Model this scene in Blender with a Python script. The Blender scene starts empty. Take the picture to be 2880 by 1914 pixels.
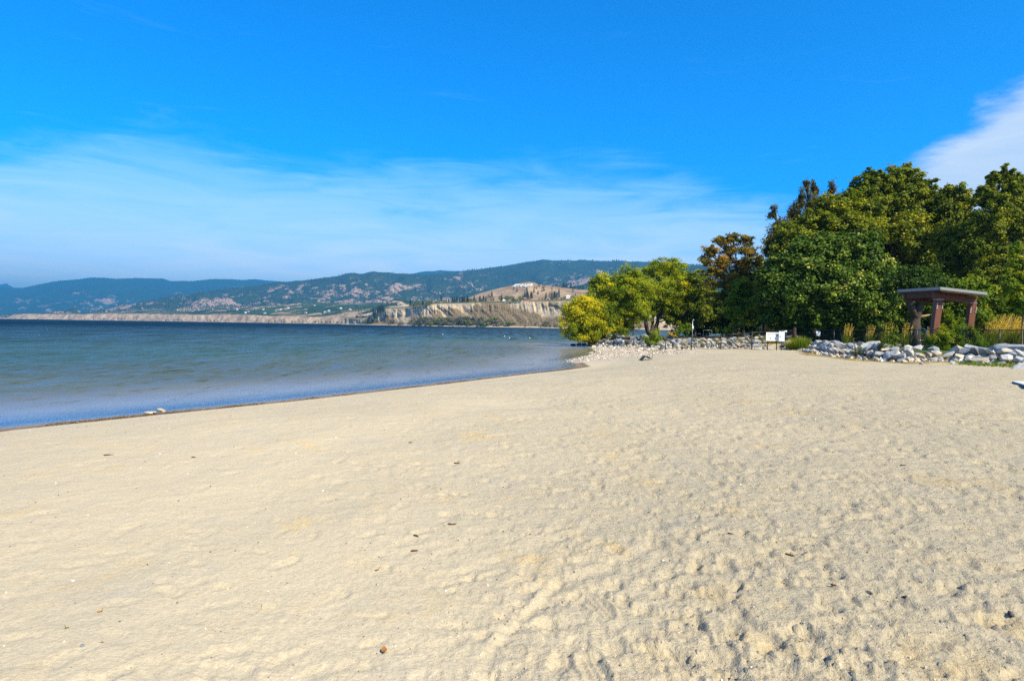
import bpy, bmesh, math, random
import numpy as np
from mathutils import Vector, Matrix

# ------------------------------------------------------------------ scene, camera, light
scene = bpy.context.scene
COL = scene.collection
H = 2.35                      # eye height above the lake
F = 1760.0                    # focal length in pixels of a 2880 px wide picture
PITCH = math.atan(41.3 / F)
ROLL = math.atan(0.0148)
fw = Vector((0, math.cos(PITCH), -math.sin(PITCH)))
up0 = Vector((0, math.sin(PITCH), math.cos(PITCH)))
rt0 = Vector((1, 0, 0))
RT = rt0 * math.cos(ROLL) + up0 * math.sin(ROLL)
UP = up0 * math.cos(ROLL) - rt0 * math.sin(ROLL)
cam_d = bpy.data.cameras.new("camera")
cam = bpy.data.objects.new("camera", cam_d)
COL.objects.link(cam)
cam.matrix_world = Matrix(((RT.x, UP.x, -fw.x, 0), (RT.y, UP.y, -fw.y, 0), (RT.z, UP.z, -fw.z, H), (0, 0, 0, 1)))
cam_d.sensor_width = 36.0
cam_d.lens = 36.0 * F / 2880.0
cam_d.clip_start = 0.1
cam_d.clip_end = 60000
scene.camera = cam

SUN_AZ = math.radians(138)    # clockwise from the view direction (+Y)
SUN_EL = math.radians(43)
sun_dir = Vector((math.sin(SUN_AZ) * math.cos(SUN_EL), math.cos(SUN_AZ) * math.cos(SUN_EL), math.sin(SUN_EL)))
sd = bpy.data.lights.new("sun", 'SUN')
sd.energy = 4.6
sd.angle = math.radians(0.5)
sd.color = (1.0, 0.92, 0.76)
sun = bpy.data.objects.new("sun", sd)
COL.objects.link(sun)
sun.rotation_euler = sun_dir.to_track_quat('Z', 'Y').to_euler()
sun.location = (30, -20, 60)

vs = scene.view_settings
vs.view_transform = 'Standard'
vs.look = 'None'
vs.gamma = 1
vs.use_curve_mapping = False
vs.exposure = 0.85
scene.render.engine = 'CYCLES'
cy = scene.cycles
cy.max_bounces = 6
cy.diffuse_bounces = 3
cy.glossy_bounces = 3
cy.transmission_bounces = 4
cy.transparent_max_bounces = 12
cy.volume_bounces = 0
cy.use_denoising = False
cy.use_adaptive_sampling = False
cy.sample_clamp_indirect = 4
cy.sample_clamp_direct = 4
try:
    cy.denoiser = 'OPENIMAGEDENOISE'
    cy.denoising_input_passes = 'RGB_ALBEDO_NORMAL'
    cy.denoising_prefilter = 'ACCURATE'
except Exception:
    pass

# ------------------------------------------------------------------ node helpers
class NT:
    def __init__(self, tree):
        self.t = tree
        self.n = tree.nodes
        self.l = tree.links

    def put(self, sock, v):
        if isinstance(v, bpy.types.NodeSocket):
            self.l.new(v, sock)
        elif isinstance(v, (tuple, list)):
            v = list(v)
            if hasattr(sock.default_value, '__len__') and len(sock.default_value) == 4 and len(v) == 3:
                v.append(1)
            sock.default_value = v
        else:
            sock.default_value = v

    def node(self, typ, ins=None, out=0, **props):
        n = self.n.new(typ)
        for k, v in props.items():
            setattr(n, k, v)
        for k, v in (ins or {}).items():
            self.put(n.inputs[k], v)
        return n.outputs[out]

    def math(self, op, a, b=0.0, c=0.0, clamp=False):
        return self.node('ShaderNodeMath', {0: a, 1: b, 2: c}, operation=op, use_clamp=clamp)

    def noise(self, vec, scale, detail=4, rough=0.55, dist=0.0):
        return self.node('ShaderNodeTexNoise', {'Vector': vec, 'Scale': scale, 'Detail': detail, 'Roughness': rough, 'Distortion': dist})

    def ramp(self, fac, stops, interp='LINEAR'):
        n = self.n.new('ShaderNodeValToRGB')
        cr = n.color_ramp
        cr.interpolation = interp
        while len(cr.elements) < len(stops):
            cr.elements.new(0.5)
        for e, (p, c) in zip(cr.elements, stops):
            e.position = p
            if not hasattr(c, '__len__'):
                c = (c, c, c)
            e.color = (c[0], c[1], c[2], 1)
        self.put(n.inputs[0], fac)
        return n.outputs[0]

    def mix(self, fac, a, b, mode='MIX'):
        n = self.n.new('ShaderNodeMix')
        n.data_type = 'RGBA'
        n.blend_type = mode
        self.put(n.inputs[0], fac)
        self.put(n.inputs[6], a)
        self.put(n.inputs[7], b)
        return n.outputs[2]

    def smooth(self, v, a, b):
        return self.node('ShaderNodeMapRange', {0: v, 1: a, 2: b, 3: 0.0, 4: 1.0}, interpolation_type='SMOOTHSTEP')

    def attr(self, name, out='Fac'):
        n = self.n.new('ShaderNodeAttribute')
        n.attribute_name = name
        return n.outputs[out]

    def pos(self):
        return self.n.new('ShaderNodeNewGeometry').outputs['Position']

    def objco(self):
        return self.n.new('ShaderNodeTexCoord').outputs['Object']

    def mapping(self, vec, scale=(1, 1, 1), rot=(0, 0, 0), loc=(0, 0, 0)):
        return self.node('ShaderNodeMapping', {'Vector': vec, 'Scale': scale, 'Rotation': rot, 'Location': loc})

    def bump(self, h, strength, dist=0.01, normal=None):
        ins = {'Height': h, 'Strength': strength, 'Distance': dist}
        if normal is not None:
            ins['Normal'] = normal
        return self.node('ShaderNodeBump', ins)


def material(name):
    m = bpy.data.materials.new(name)
    m.use_nodes = True
    m.node_tree.nodes.clear()
    t = NT(m.node_tree)
    out = t.n.new('ShaderNodeOutputMaterial')
    return m, t, out


def simple_mat(name, color, rough=0.7, metal=0.0, var=0.15, scale=6.0, spec=0.4, bump=0.0):
    m, t, out = material(name)
    nz = t.noise(t.objco(), scale, 5)
    v = t.ramp(nz, [(0.3, 1 - var), (0.7, 1 + var * 0.5)])
    c = t.mix(1.0, color, v, 'MULTIPLY')
    ins = {'Base Color': c, 'Roughness': rough, 'Metallic': metal, 'Specular IOR Level': spec}
    if bump:
        ins['Normal'] = t.bump(nz, bump, 0.02)
    t.put(out.inputs[0], t.node('ShaderNodeBsdfPrincipled', ins))
    return m

# ------------------------------------------------------------------ sky
world = bpy.data.worlds.new("World")
scene.world = world
world.use_nodes = True
world.node_tree.nodes.clear()
w = NT(world.node_tree)
wout = w.n.new('ShaderNodeOutputWorld')
skyn = w.n.new('ShaderNodeTexSky')
skyn.sky_type = 'NISHITA'
skyn.sun_disc = False
skyn.sun_elevation = SUN_EL
skyn.sun_rotation = SUN_AZ
skyn.altitude = 350
skyn.air_density = 1.0
skyn.dust_density = 0.6
skyn.ozone_density = 3.0
gen = w.n.new('ShaderNodeTexCoord').outputs['Generated']
sep = w.n.new('ShaderNodeSeparateXYZ')
w.put(sep.inputs[0], gen)
dx, dy, dz = sep.outputs
el = w.math('ARCSINE', dz)
az = w.math('ARCTAN2', dx, dy)
elpos = w.math('MAXIMUM', el, 0.0)
# deep polarised blue overhead
# (the polariser saturates the sky at right angles to the sun; towards the sun it stays pale)
sdot = w.node('ShaderNodeVectorMath', {0: gen, 1: tuple(sun_dir)}, out=1, operation='DOT_PRODUCT')
tint = w.mix(w.smooth(sdot, 0.12, 0.62), (0.0, 1.04, 2.02), (1.05, 1.05, 1.15))
deep = w.mix(1.0, skyn.outputs[0], tint, 'MULTIPLY')
# thin high veil that thickens towards the horizon, with a torn upper edge
comb = w.node('ShaderNodeCombineXYZ', {0: az, 1: w.math('MULTIPLY', el, 2.6), 2: 0.0})
n1 = w.noise(w.mapping(comb, scale=(1.0, 1.0, 1), rot=(0, 0, 0.2)), 2.2, 7, 0.55, 0.6)
n2 = w.noise(w.mapping(comb, scale=(1.0, 2.6, 1), rot=(0, 0, -0.12)), 5.0, 8, 0.6, 0.8)
edge = w.math('ADD', w.math('MULTIPLY', w.math('SUBTRACT', n1, 0.5), 0.20), w.math('MULTIPLY', w.math('SUBTRACT', n2, 0.5), 0.13))
# the veil's top sinks towards the right of the view
azr = w.smooth(az, 0.12, 0.50)
topel = w.math('SUBTRACT', 0.262, w.math('ADD', w.math('MULTIPLY', azr, 0.08), w.math('MULTIPLY', w.smooth(az, -0.45, -0.85), 0.10)))
h = w.math('SUBTRACT', w.math('ADD', topel, edge), el)
veil = w.smooth(h, -0.015, 0.075)
veil = w.math('MULTIPLY', veil, w.ramp(n2, [(0.25, 0.62), (0.7, 1.0)]))
low = w.smooth(el, 0.36, 0.0)
veilamt = w.math('MULTIPLY', veil, w.math('ADD', 0.20, w.math('MULTIPLY', low, 0.66)), clamp=True)
veilcol = w.mix(low, (2.0, 7.0, 10.6), (11.4, 10.9, 9.9))
sky1 = w.mix(veilamt, deep, veilcol)
# faint wisps higher up
wisp = w.math('MULTIPLY', w.smooth(n2, 0.60, 0.80), w.smooth(el, 0.5, 0.30))
sky1 = w.mix(w.math('MULTIPLY', wisp, 0.12), sky1, (4.0, 6.8, 9.6))
# a bank of white cloud on the right
cb = w.math('ADD', w.math('MULTIPLY', w.math('SUBTRACT', az, 0.573), 0.55), w.math('MULTIPLY', w.math('SUBTRACT', 0.225, el), 0.825))
cb = w.math('ADD', cb, w.math('MULTIPLY', w.math('SUBTRACT', n1, 0.5), 0.10))
cb = w.math('ADD', cb, w.math('MULTIPLY', w.math('SUBTRACT', w.noise(comb, 9.0, 8, 0.62, 0.3), 0.5), 0.07))
cbank = w.math('MULTIPLY', w.math('MULTIPLY', w.smooth(cb, -0.020, 0.016), w.smooth(az, 0.46, 0.60)), w.smooth(az, 1.6, 1.2))
cbank = w.math('MULTIPLY', cbank, w.smooth(w.math('ADD', el, w.math('MULTIPLY', w.math('SUBTRACT', n1, 0.5), 0.3)), 0.48, 0.30))
cbcol = w.ramp(n2, [(0.3, (0.60, 0.72, 0.93)), (0.75, (0.80, 0.88, 0.98))])
cbcol = w.mix(1.0, cbcol, (8.6, 8.6, 8.2), 'MULTIPLY')
sky2 = w.mix(w.math('MULTIPLY', cbank, 0.88), sky1, cbcol)
bg = w.node('ShaderNodeBackground', {'Color': sky2, 'Strength': 0.075})
w.put(wout.inputs[0], bg)

# ------------------------------------------------------------------ helpers
R = random.Random(7)
NP = np.random.default_rng(11)


def _hash(ix, iy, seed):
    n = (ix.astype(np.int64) * 374761393 + iy.astype(np.int64) * 668265263 + seed * 982451653) & 0xffffffff
    n = ((n ^ (n >> 13)) * 1274126177) & 0xffffffff
    n = n ^ (n >> 16)
    return (n & 0xffff) / 65535.0


def vnoise(x, y, seed=0):
    x = np.asarray(x, dtype=np.float64); y = np.asarray(y, dtype=np.float64)
    ix = np.floor(x); iy = np.floor(y)
    fx = x - ix; fy = y - iy
    fx = fx * fx * fx * (fx * (fx * 6 - 15) + 10); fy = fy * fy * fy * (fy * (fy * 6 - 15) + 10)
    a = _hash(ix, iy, seed); b = _hash(ix + 1, iy, seed)
    c = _hash(ix, iy + 1, seed); d = _hash(ix + 1, iy + 1, seed)
    return (a + (b - a) * fx) * (1 - fy) + (c + (d - c) * fx) * fy - 0.5


def fbm(x, y, seed=0, oct=4, gain=0.5):
    s = 0; a = 1.0; x = np.asarray(x, float); y = np.asarray(y, float)
    for i in range(oct):
        s = s + a * vnoise(x, y, seed + i * 17)
        x, y = x * 1.6 + y * 1.2 + 3.1, y * 1.6 - x * 1.2 + 7.7
        a *= gain
    return s


def ridged(x, y, seed=0, oct=4):
    s = 0; a = 1.0
    x = np.asarray(x, float); y = np.asarray(y, float)
    for i in range(oct):
        s = s + a * (1 - np.abs(vnoise(x, y, seed + i * 13)) * 4)
        x, y = x * 2.03 + 1.7, y * 2.03 + 9.2
        a *= 0.5
    return s


def sstep(a, b, x):
    t = np.clip((x - a) / (b - a), 0, 1)
    return t * t * (3 - 2 * t)


def ray(px, py):
    return fw + RT * ((px - 1440) / F) + UP * ((957 - py) / F)


def at_z(px, py, z=0.0):
    r = ray(px, py); k = (z - H) / r.z
    return Vector((r.x * k, r.y * k, z))


def at_d(px, py, d):
    r = ray(px, py); k = d / r.y
    return Vector((r.x * k, d, H + r.z * k))


def np_mesh(name, verts, faces, mats=(), smooth=False, attrs=None, fmat=None):
    """faces: (n,3) or (n,4) int array, or a list of such arrays."""
    me = bpy.data.meshes.new(name)
    verts = np.asarray(verts, dtype=np.float32)
    if not isinstance(faces, list):
        faces = [faces]
    me.vertices.add(len(verts))
    me.vertices.foreach_set('co', verts.ravel())
    loops = np.concatenate([f.ravel() for f in faces]).astype(np.int32)
    sizes = np.concatenate([np.full(len(f), f.shape[1], dtype=np.int32) for f in faces])
    starts = np.concatenate([[0], np.cumsum(sizes)[:-1]]).astype(np.int32)
    me.loops.add(len(loops))
    me.loops.foreach_set('vertex_index', loops)
    me.polygons.add(len(sizes))
    me.polygons.foreach_set('loop_start', starts)
    me.polygons.foreach_set('loop_total', sizes)
    if fmat is not None:
        me.polygons.foreach_set('material_index', np.asarray(fmat, dtype=np.int32))
    me.polygons.foreach_set('use_smooth', np.full(len(sizes), smooth))
    for k, v in (attrs or {}).items():
        v = np.asarray(v, dtype=np.float32)
        if v.ndim == 1:
            a = me.attributes.new(k, 'FLOAT', 'POINT'); a.data.foreach_set('value', v)
        else:
            a = me.attributes.new(k, 'FLOAT_COLOR', 'POINT'); a.data.foreach_set('color', v.ravel())
    for m in mats:
        me.materials.append(m)
    me.update(calc_edges=True)
    me.validate()
    return me


def link(name, me, parent=None, label=None, cat=None, group=None, kind=None, loc=None):
    o = bpy.data.objects.new(name, me)
    COL.objects.link(o)
    if parent is not None:
        o.parent = parent
    if loc is not None:
        o.location = loc
    if label: o['label'] = label
    if cat: o['category'] = cat
    if group: o['group'] = group
    if kind: o['kind'] = kind
    return o


def thing(name, label, cat, loc, rz=0.0, group=None):
    o = link(name, None, None, label, cat, group, None, loc)
    o.rotation_euler = (0, 0, rz)
    return o


def copy_tree(src, parent=None, **props):
    c = src.copy()
    COL.objects.link(c)
    c.parent = parent
    for ch in src.children:
        copy_tree(ch, c)
    for k, v in props.items():
        c[k] = v
    return c


def grid_faces(nu, nv, wrap=False):
    i = np.arange(nu if wrap else nu - 1)[:, None]; j = np.arange(nv - 1)[None, :]
    i2 = (i + 1) % nu
    return np.stack([i * nv + j, i2 * nv + j, i2 * nv + j + 1, i * nv + j + 1], -1).reshape(-1, 4)


class MB:
    """Collects boxes, tubes and the like into one mesh."""
    def __init__(self):
        self.v = []; self.f = []

    def add(self, vs_, fs_):
        b = len(self.v)
        self.v += [tuple(p) for p in vs_]
        self.f += [tuple(b + k for k in f) for f in fs_]
        return self

    def box(self, c, s, rz=0.0):
        cx, cy_, cz = c; sx, sy, sz = s[0] / 2, s[1] / 2, s[2] / 2
        ca, sa = math.cos(rz), math.sin(rz)
        vs_ = []
        for z in (-sz, sz):
            for x, y in ((-sx, -sy), (sx, -sy), (sx, sy), (-sx, sy)):
                vs_.append((cx + x * ca - y * sa, cy_ + x * sa + y * ca, cz + z))
        return self.add(vs_, [(3, 2, 1, 0), (4, 5, 6, 7), (0, 1, 5, 4), (1, 2, 6, 5), (2, 3, 7, 6), (3, 0, 4, 7)])

    def tube(self, pts, rad, n=8, cap=True):
        pts = [Vector(p) for p in pts]
        if not hasattr(rad, '__len__'):
            rad = [rad] * len(pts)
        ref = Vector((0, 0, 1))
        rings = []
        for i, p in enumerate(pts):
            t = (pts[min(i + 1, len(pts) - 1)] - pts[max(i - 1, 0)]).normalized()
            a = t.cross(ref)
            if a.length < 0.1:
                a = t.cross(Vector((0, 1, 0)))
            a.normalize(); b = t.cross(a).normalized()
            rings.append([p + (a * math.cos(2 * math.pi * k / n) + b * math.sin(2 * math.pi * k / n)) * rad[i] for k in range(n)])
        vs_ = [q for r in rings for q in r]
        fs_ = []
        for i in range(len(pts) - 1):
            for k in range(n):
                k2 = (k + 1) % n
                fs_.append((i * n + k, i * n + k2, (i + 1) * n + k2, (i + 1) * n + k))
        if cap:
            fs_.append(tuple(range(n - 1, -1, -1)))
            fs_.append(tuple((len(pts) - 1) * n + k for k in range(n)))
        return self.add(vs_, fs_)

    def mesh(self, name, mat, smooth=False):
        me = bpy.data.meshes.new(name)
        me.from_pydata(self.v, [], self.f)
        if mat: me.materials.append(mat)
        if smooth:
            me.polygons.foreach_set('use_smooth', [True] * len(me.polygons))
        me.update()
        return me

# ------------------------------------------------------------------ shoreline and ground height
def xy(px, py, z=0.0):
    p = at_z(px, py, z); return (p.x, p.y)

SHORE = [(-30, -80), (-20, -12), (-14.2, 5), xy(0, 1203), xy(450, 1158), xy(800, 1124), xy(1200, 1080), xy(1450, 1051),
         xy(1560, 1040), xy(1625, 1031), xy(1600, 1013), xy(1655, 1001), xy(1687, 991), xy(1672, 981), (8.6, 74), (7.4, 78), (8.2, 82),
         (13, 87), (22, 93), (40, 112), (75, 160), (130, 320), (240, 650), (900, 900), (900, -400), (-30, -400)]
SH = np.array(SHORE)


def shore_dist(x, y):
    """Signed distance to the shore, positive on land."""
    x = np.asarray(x, float); y = np.asarray(y, float)
    best = np.full(x.shape, 1e9); inside = np.zeros(x.shape, bool)
    n = len(SH)
    for i in range(n):
        ax, ay = SH[i]; bx, by = SH[(i + 1) % n]
        ex, ey = bx - ax, by - ay
        t = np.clip(((x - ax) * ex + (y - ay) * ey) / (ex * ex + ey * ey), 0, 1)
        d = np.hypot(x - ax - t * ex, y - ay - t * ey)
        best = np.minimum(best, d)
        c = ((ay > y) != (by > y)) & (x < ex * (y - ay) / (ey if ey != 0 else 1e-9) + ax)
        inside ^= c
    return np.where(inside, best, -best)

# sand-side edge of the rock bank
ZS = 0.74
BANK = [(9.2, 74), (11.3, 66), (13.3, 59.5), xy(1872, 983, 0.60), xy(2028, 982, 0.66), xy(2170, 981, ZS), xy(2250, 985, ZS), xy(2334, 1001, ZS), xy(2440, 1012, ZS),
        xy(2545, 1018, ZS), xy(2640, 1017, ZS), xy(2746, 1024, ZS), xy(2880, 1030, ZS), (40, 30), (80, 28)]
BK = np.array(BANK)


PARK = np.array(BANK + [(900, 28), (900, 900), (9.2, 900)])


def bank_dist(x, y):
    """Distance behind the bank edge (positive on the park side)."""
    x = np.asarray(x, float); y = np.asarray(y, float)
    best = np.full(x.shape, 1e9); inside = np.zeros(x.shape, bool)
    for i in range(len(PARK)):
        ax, ay = PARK[i]; bx, by = PARK[(i + 1) % len(PARK)]
        ex, ey = bx - ax, by - ay
        if i < len(BK) - 1:
            t = np.clip(((x - ax) * ex + (y - ay) * ey) / (ex * ex + ey * ey), 0, 1)
            best = np.minimum(best, np.hypot(x - ax - t * ex, y - ay - t * ey))
        inside ^= ((ay > y) != (by > y)) & (x < ex * (y - ay) / (ey if ey != 0 else 1e-9) + ax)
    return np.where(inside, best, -best)


def ground_z(x, y, s=None):
    if s is None:
        s = shore_dist(x, y)
    land = 0.74 * (1 - np.exp(-(np.maximum(s, 0) / 5.0) ** 1.6))
    water = np.maximum(s * 0.11, -2.6)
    z = np.where(s > 0, land, water)
    b = bank_dist(x, y)
    top = 1.18 - 0.35 * sstep(22, 13, np.asarray(x, float)) * sstep(45, 52, np.asarray(y, float))
    k = sstep(0.0, 2.0, b) * sstep(-0.5, 1.5, s)
    return z * (1 - k) + np.maximum(top, z) * k


def gz(x, y):
    return float(ground_z(np.array([x]), np.array([y]))[0])

# ------------------------------------------------------------------ sand
def sand_material():
    m, t, out = material('sand')
    p = t.pos()
    n_big = t.noise(p, 0.35, 4, 0.6)
    n_mid = t.noise(p, 3.2, 5, 0.62)
    n_fine = t.noise(p, 42, 4, 0.75)
    n_grain = t.noise(p, 210, 2, 0.8)
    c = t.ramp(n_big, [(0.30, (0.50, 0.425, 0.290)), (0.70, (0.57, 0.48, 0.322))])
    c = t.mix(t.smooth(n_mid, 0.50, 0.72), c, (0.575, 0.470, 0.300))
    n_p = t.noise(p, 1.1, 6, 0.68, 0.4)
    c = t.mix(t.smooth(n_p, 0.56, 0.70), c, (0.585, 0.450, 0.245))
    c = t.mix(t.smooth(n_p, 0.44, 0.32), c, (0.50, 0.43, 0.31))
    v = t.ramp(n_fine, [(0.25, 0.74), (0.55, 1.0), (0.8, 1.12)])
    c = t.mix(1.0, c, v, 'MULTIPLY')
    g = t.ramp(n_grain, [(0.30, 0.62), (0.42, 0.98), (0.62, 1.0), (0.76, 1.22)])
    c = t.mix(0.8, c, g, 'MULTIPLY')
    # churned sand where people walk, greyed in colour to suggest shade in dents
    churn = t.attr('churn')
    c = t.mix(t.math('MULTIPLY', churn, 0.75), c, t.mix(1.0, c, (0.80, 0.82, 0.84), 'MULTIPLY'))
    # wet strip by the lake
    wet = t.attr('wet')
    wn = t.math('ADD', wet, t.math('MULTIPLY', t.math('SUBTRACT', n_mid, 0.5), 0.5))
    wetm = t.smooth(wn, 0.35, 0.62)
    c = t.mix(wetm, c, t.mix(1.0, c, (0.52, 0.40, 0.24), 'MULTIPLY'))
    # dark drifts of debris and trampled weed
    weed = t.attr('weed')
    wd = t.smooth(t.math('ADD', weed, t.math('MULTIPLY', t.math('SUBTRACT', t.noise(p, 9, 5, 0.75), 0.5), 1.1)), 0.52, 0.75)
    c = t.mix(wd, c, (0.20, 0.125, 0.035))
    soil = t.attr('soil')
    sl = t.smooth(t.math('ADD', soil, t.math('MULTIPLY', t.math('SUBTRACT', t.noise(p, 2.3, 5, 0.7), 0.5), 0.9)), 0.4, 0.7)
    c = t.mix(sl, c, (0.24, 0.175, 0.085))
    peb = t.attr('gravel')
    vor = t.node('ShaderNodeTexVoronoi', {'Vector': t.mapping(p, scale=(1, 1, 1)), 'Scale': 11.0}, out=1)
    pc = t.ramp(t.node('ShaderNodeSeparateColor', {0: vor}), [(0.0, (0.20, 0.165, 0.12)), (0.4, (0.42, 0.36, 0.28)), (0.8, (0.52, 0.45, 0.35)), (1.0, (0.66, 0.61, 0.52))])
    c = t.mix(peb, c, pc)
    rough = t.math('SUBTRACT', 0.95, t.math('MULTIPLY', wetm, 0.5))
    hsum = t.math('ADD', t.math('MULTIPLY', n_fine, 0.7), t.math('MULTIPLY', n_grain, 0.3))
    nb = t.bump(n_mid, 0.35, 0.05)
    n_dim = t.noise(p, 8.5, 6, 0.72, 0.5)
    nb = t.bump(n_dim, t.math('ADD', 0.30, t.math('MULTIPLY', churn, 0.35)), 0.07, nb)
    nb = t.bump(t.noise(p, 26, 4, 0.7), t.math('MULTIPLY', churn, 0.45), 0.03, nb)
    nb = t.bump(hsum, 0.55, 0.012, nb)
    t.put(out.inputs[0], t.node('ShaderNodeBsdfPrincipled', {'Base Color': c, 'Roughness': rough, 'Specular IOR Level': 0.25, 'Normal': nb}))
    return m


def build_sand():
    nth, nr = 600, 600
    th = np.radians(np.linspace(-56, 56, nth))
    rr = 1.3 * (96 / 1.3) ** (np.linspace(0, 1, nr) ** 1.0)
    T, RR = np.meshgrid(th, rr, indexing='ij')
    X = RR * np.sin(T); Y = RR * np.cos(T)
    s = shore_dist(X, Y); b = bank_dist(X, Y)
    Z = ground_z(X, Y, s)
    dry = sstep(0.8, 4.0, s)
    lr = sstep(-0.35, 0.45, X / np.maximum(Y, 0.5) + 0.25 * fbm(X * 0.22, Y * 0.22, 5, 3))   # trampled towards the right
    churn = np.clip(lr, 0, 1) * dry
    amp = dry * (0.55 + 0.45 * churn) * (0.72 + 0.98 * sstep(3.0, 14, RR))
    D = 0.055 * fbm(X * 0.45, Y * 0.45, 21, 3) * dry
    D += 0.016 * fbm(X * 1.3, Y * 1.3, 31, 3) * amp
    D += 0.009 * fbm(X * 4.0, Y * 4.0, 41, 4) * amp
    D += 0.008 * fbm(X * 9.0, Y * 9.0, 43, 4, 0.6) * amp * sstep(30, 12, RR)
    fadeh = sstep(26, 8, RR)
    D += 0.006 * fbm(X * 15, Y * 15, 51, 3) * fadeh * (0.25 + 0.75 * churn) * dry
    lump = np.maximum(fbm(X * 24, Y * 24, 61, 3) - 0.22, 0)
    D += 0.018 * lump * sstep(12, 5, RR) * sstep(0.35, 0.9, churn + 0.35 * fbm(X * 0.9, Y * 0.9, 71, 2)) * dry
    # footprints: each one a soft pit with a rim, stamped on the grid around it
    lth = th; lrr = np.log(rr)
    rng = np.random.default_rng(3)
    cand = []
    for _ in range(6500):
        a = rng.uniform(-0.85, 0.85); q = 1.6 * (34 / 1.6) ** (rng.uniform(0, 1) ** 0.7)
        x, y = q * math.sin(a), q * math.cos(a)
        cand.append((x, y, rng.uniform(0, math.pi), rng.uniform(0.05, 0.16), rng.uniform(0.03, 0.07), rng.uniform(0.006, 0.026)))
    # heel-toe tracks crossing the beach
    for k in range(46):
        x, y = rng.uniform(-8, 16), rng.uniform(2, 26); d = rng.uniform(0, 2 * math.pi)
        for st in range(int(rng.integers(6, 20))):
            x += 0.62 * math.cos(d); y += 0.62 * math.sin(d); d += rng.normal(0, 0.08)
            side = 0.10 if st % 2 else -0.10
            cand.append((x - side * math.sin(d), y + side * math.cos(d), d, 0.155, 0.06, rng.uniform(0.012, 0.026)))
    for (x, y, d, la, lb, dep) in cand:
        r0 = math.hypot(x, y)
        if y < 0.8 or r0 > 40 or r0 < 1.35:
            continue
        a0 = math.atan2(x, y)
        if abs(a0) > 0.93:
            continue
        i0 = int((a0 - th[0]) / (th[1] - th[0])); j0 = int(math.log(r0 / 1.3) / (lrr[1] - lrr[0]))
        ch = churn[min(i0, nth - 1), min(j0, nr - 1)]
        if rng.uniform() > 0.22 + 0.85 * ch or dry[min(i0, nth - 1), min(j0, nr - 1)] < 0.3:
            continue
        dep = dep * (0.34 + 0.30 * ch) * (1 + 0.8 * min(1, max(0, (r0 - 4) / 10)))
        rad = la * 2.1
        wi = int(rad / r0 / (th[1] - th[0])) + 2; wj = int(rad / r0 / (lrr[1] - lrr[0])) + 2
        sl = (slice(max(i0 - wi, 0), i0 + wi + 1), slice(max(j0 - wj, 0), j0 + wj + 1))
        px_ = X[sl] - x; py_ = Y[sl] - y
        u = (px_ * math.cos(d) + py_ * math.sin(d)) / la; v_ = (-px_ * math.sin(d) + py_ * math.cos(d)) / lb
        q = np.sqrt(u * u + v_ * v_)
        rag = 1 + 0.55 * vnoise(px_ * 26 + x, py_ * 26 + y, 9) + 0.5 * vnoise(px_ * 60, py_ * 60, 19)
        q = q * rag
        D[sl] += -dep * (1 - sstep(0.62, 1.12, q)) + 0.38 * dep * np.exp(-((q - 1.30) / 0.24) ** 2)
    # two clear shoe prints with treads near the bottom of the view, and a long drag mark
    for (px, py, d, s_) in ((1672, 1885, 1.75, 1.0), (2035, 1690, 1.9, 1.0), (1685, 1700, 1.8, 0.9)):
        g0 = at_z(px, py, gz(0, 3.0)); u = (X - g0.x) * math.cos(d) + (Y - g0.y) * math.sin(d); v_ = -(X - g0.x) * math.sin(d) + (Y - g0.y) * math.cos(d)
        q = np.sqrt((u / 0.165) ** 2 + (v_ / 0.062) ** 2)
        inside = 1 - sstep(0.85, 1.1, q)
        D = D * (1 - inside * 0.8) - inside * (0.014 + 0.006 * np.cos(v_ * 2 * math.pi / 0.035)) + 0.012 * np.exp(-((q - 1.25) / 0.16) ** 2)
    for (p0, p1, dep, wd_) in (((1390, 1900), (1620, 1640), 0.016, 0.035), ((1540, 1700), (1950, 1500), 0.012, 0.06), ((1180, 1700), (1700, 1480), 0.007, 0.08), ((2080, 1760), (2200, 1900), 0.022, 0.035)):
        a = at_z(p0[0], p0[1], 0.66); b_ = at_z(p1[0], p1[1], 0.68)
        ex, ey = b_.x - a.x, b_.y - a.y; L = math.hypot(ex, ey)
        wob = 0.10 * fbm(X * 1.3, Y * 1.3, 91, 3)
        t_ = ((X - a.x) * ex + (Y - a.y) * ey) / L / L; dd = ((X - a.x) * ey - (Y - a.y) * ex) / L + wob
        m_ = sstep(-0.05, 0.1, t_) * sstep(1.05, 0.9, t_)
        D += m_ * (-dep * np.exp(-(dd / wd_) ** 2) + 0.6 * dep * np.exp(-((dd + 1.7 * wd_) / wd_) ** 2))
    Z = Z + D
    # water-side band
    wet = sstep(1.2, 0.25, s)
    weed = np.exp(-((s - 0.50) / 0.30) ** 2) * 0.80
    soil = sstep(-2.4, -0.1, b + 0.8 * fbm(X * 0.4, Y * 0.4, 81, 3)) * sstep(14, 19, X) * sstep(52, 44, Y) * 0.95
    gravel = sstep(39.5, 41.5, Y + 0.5 * fbm(X * .8, Y * .8, 3, 3) - 0.10 * (X - 4)) * sstep(15.5, 11.5, X)
    faces = grid_faces(nth, nr)
    keep = ((b.ravel()[faces] < 2.6) & (s.ravel()[faces] > -22)).all(1)
    faces = faces[keep][:, ::-1]
    me = np_mesh('sand_beach', np.stack([X, Y, Z], -1).reshape(-1, 3), faces, [sand_material()], True,
                 {'churn': churn.ravel(), 'wet': wet.ravel(), 'weed': weed.ravel(), 'soil': soil.ravel(), 'gravel': np.clip(gravel, 0, 1).ravel()})
    link('sand_beach', me, kind='structure')
    return X, Y, Z

SX, SY, SZ_ = build_sand()

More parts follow.
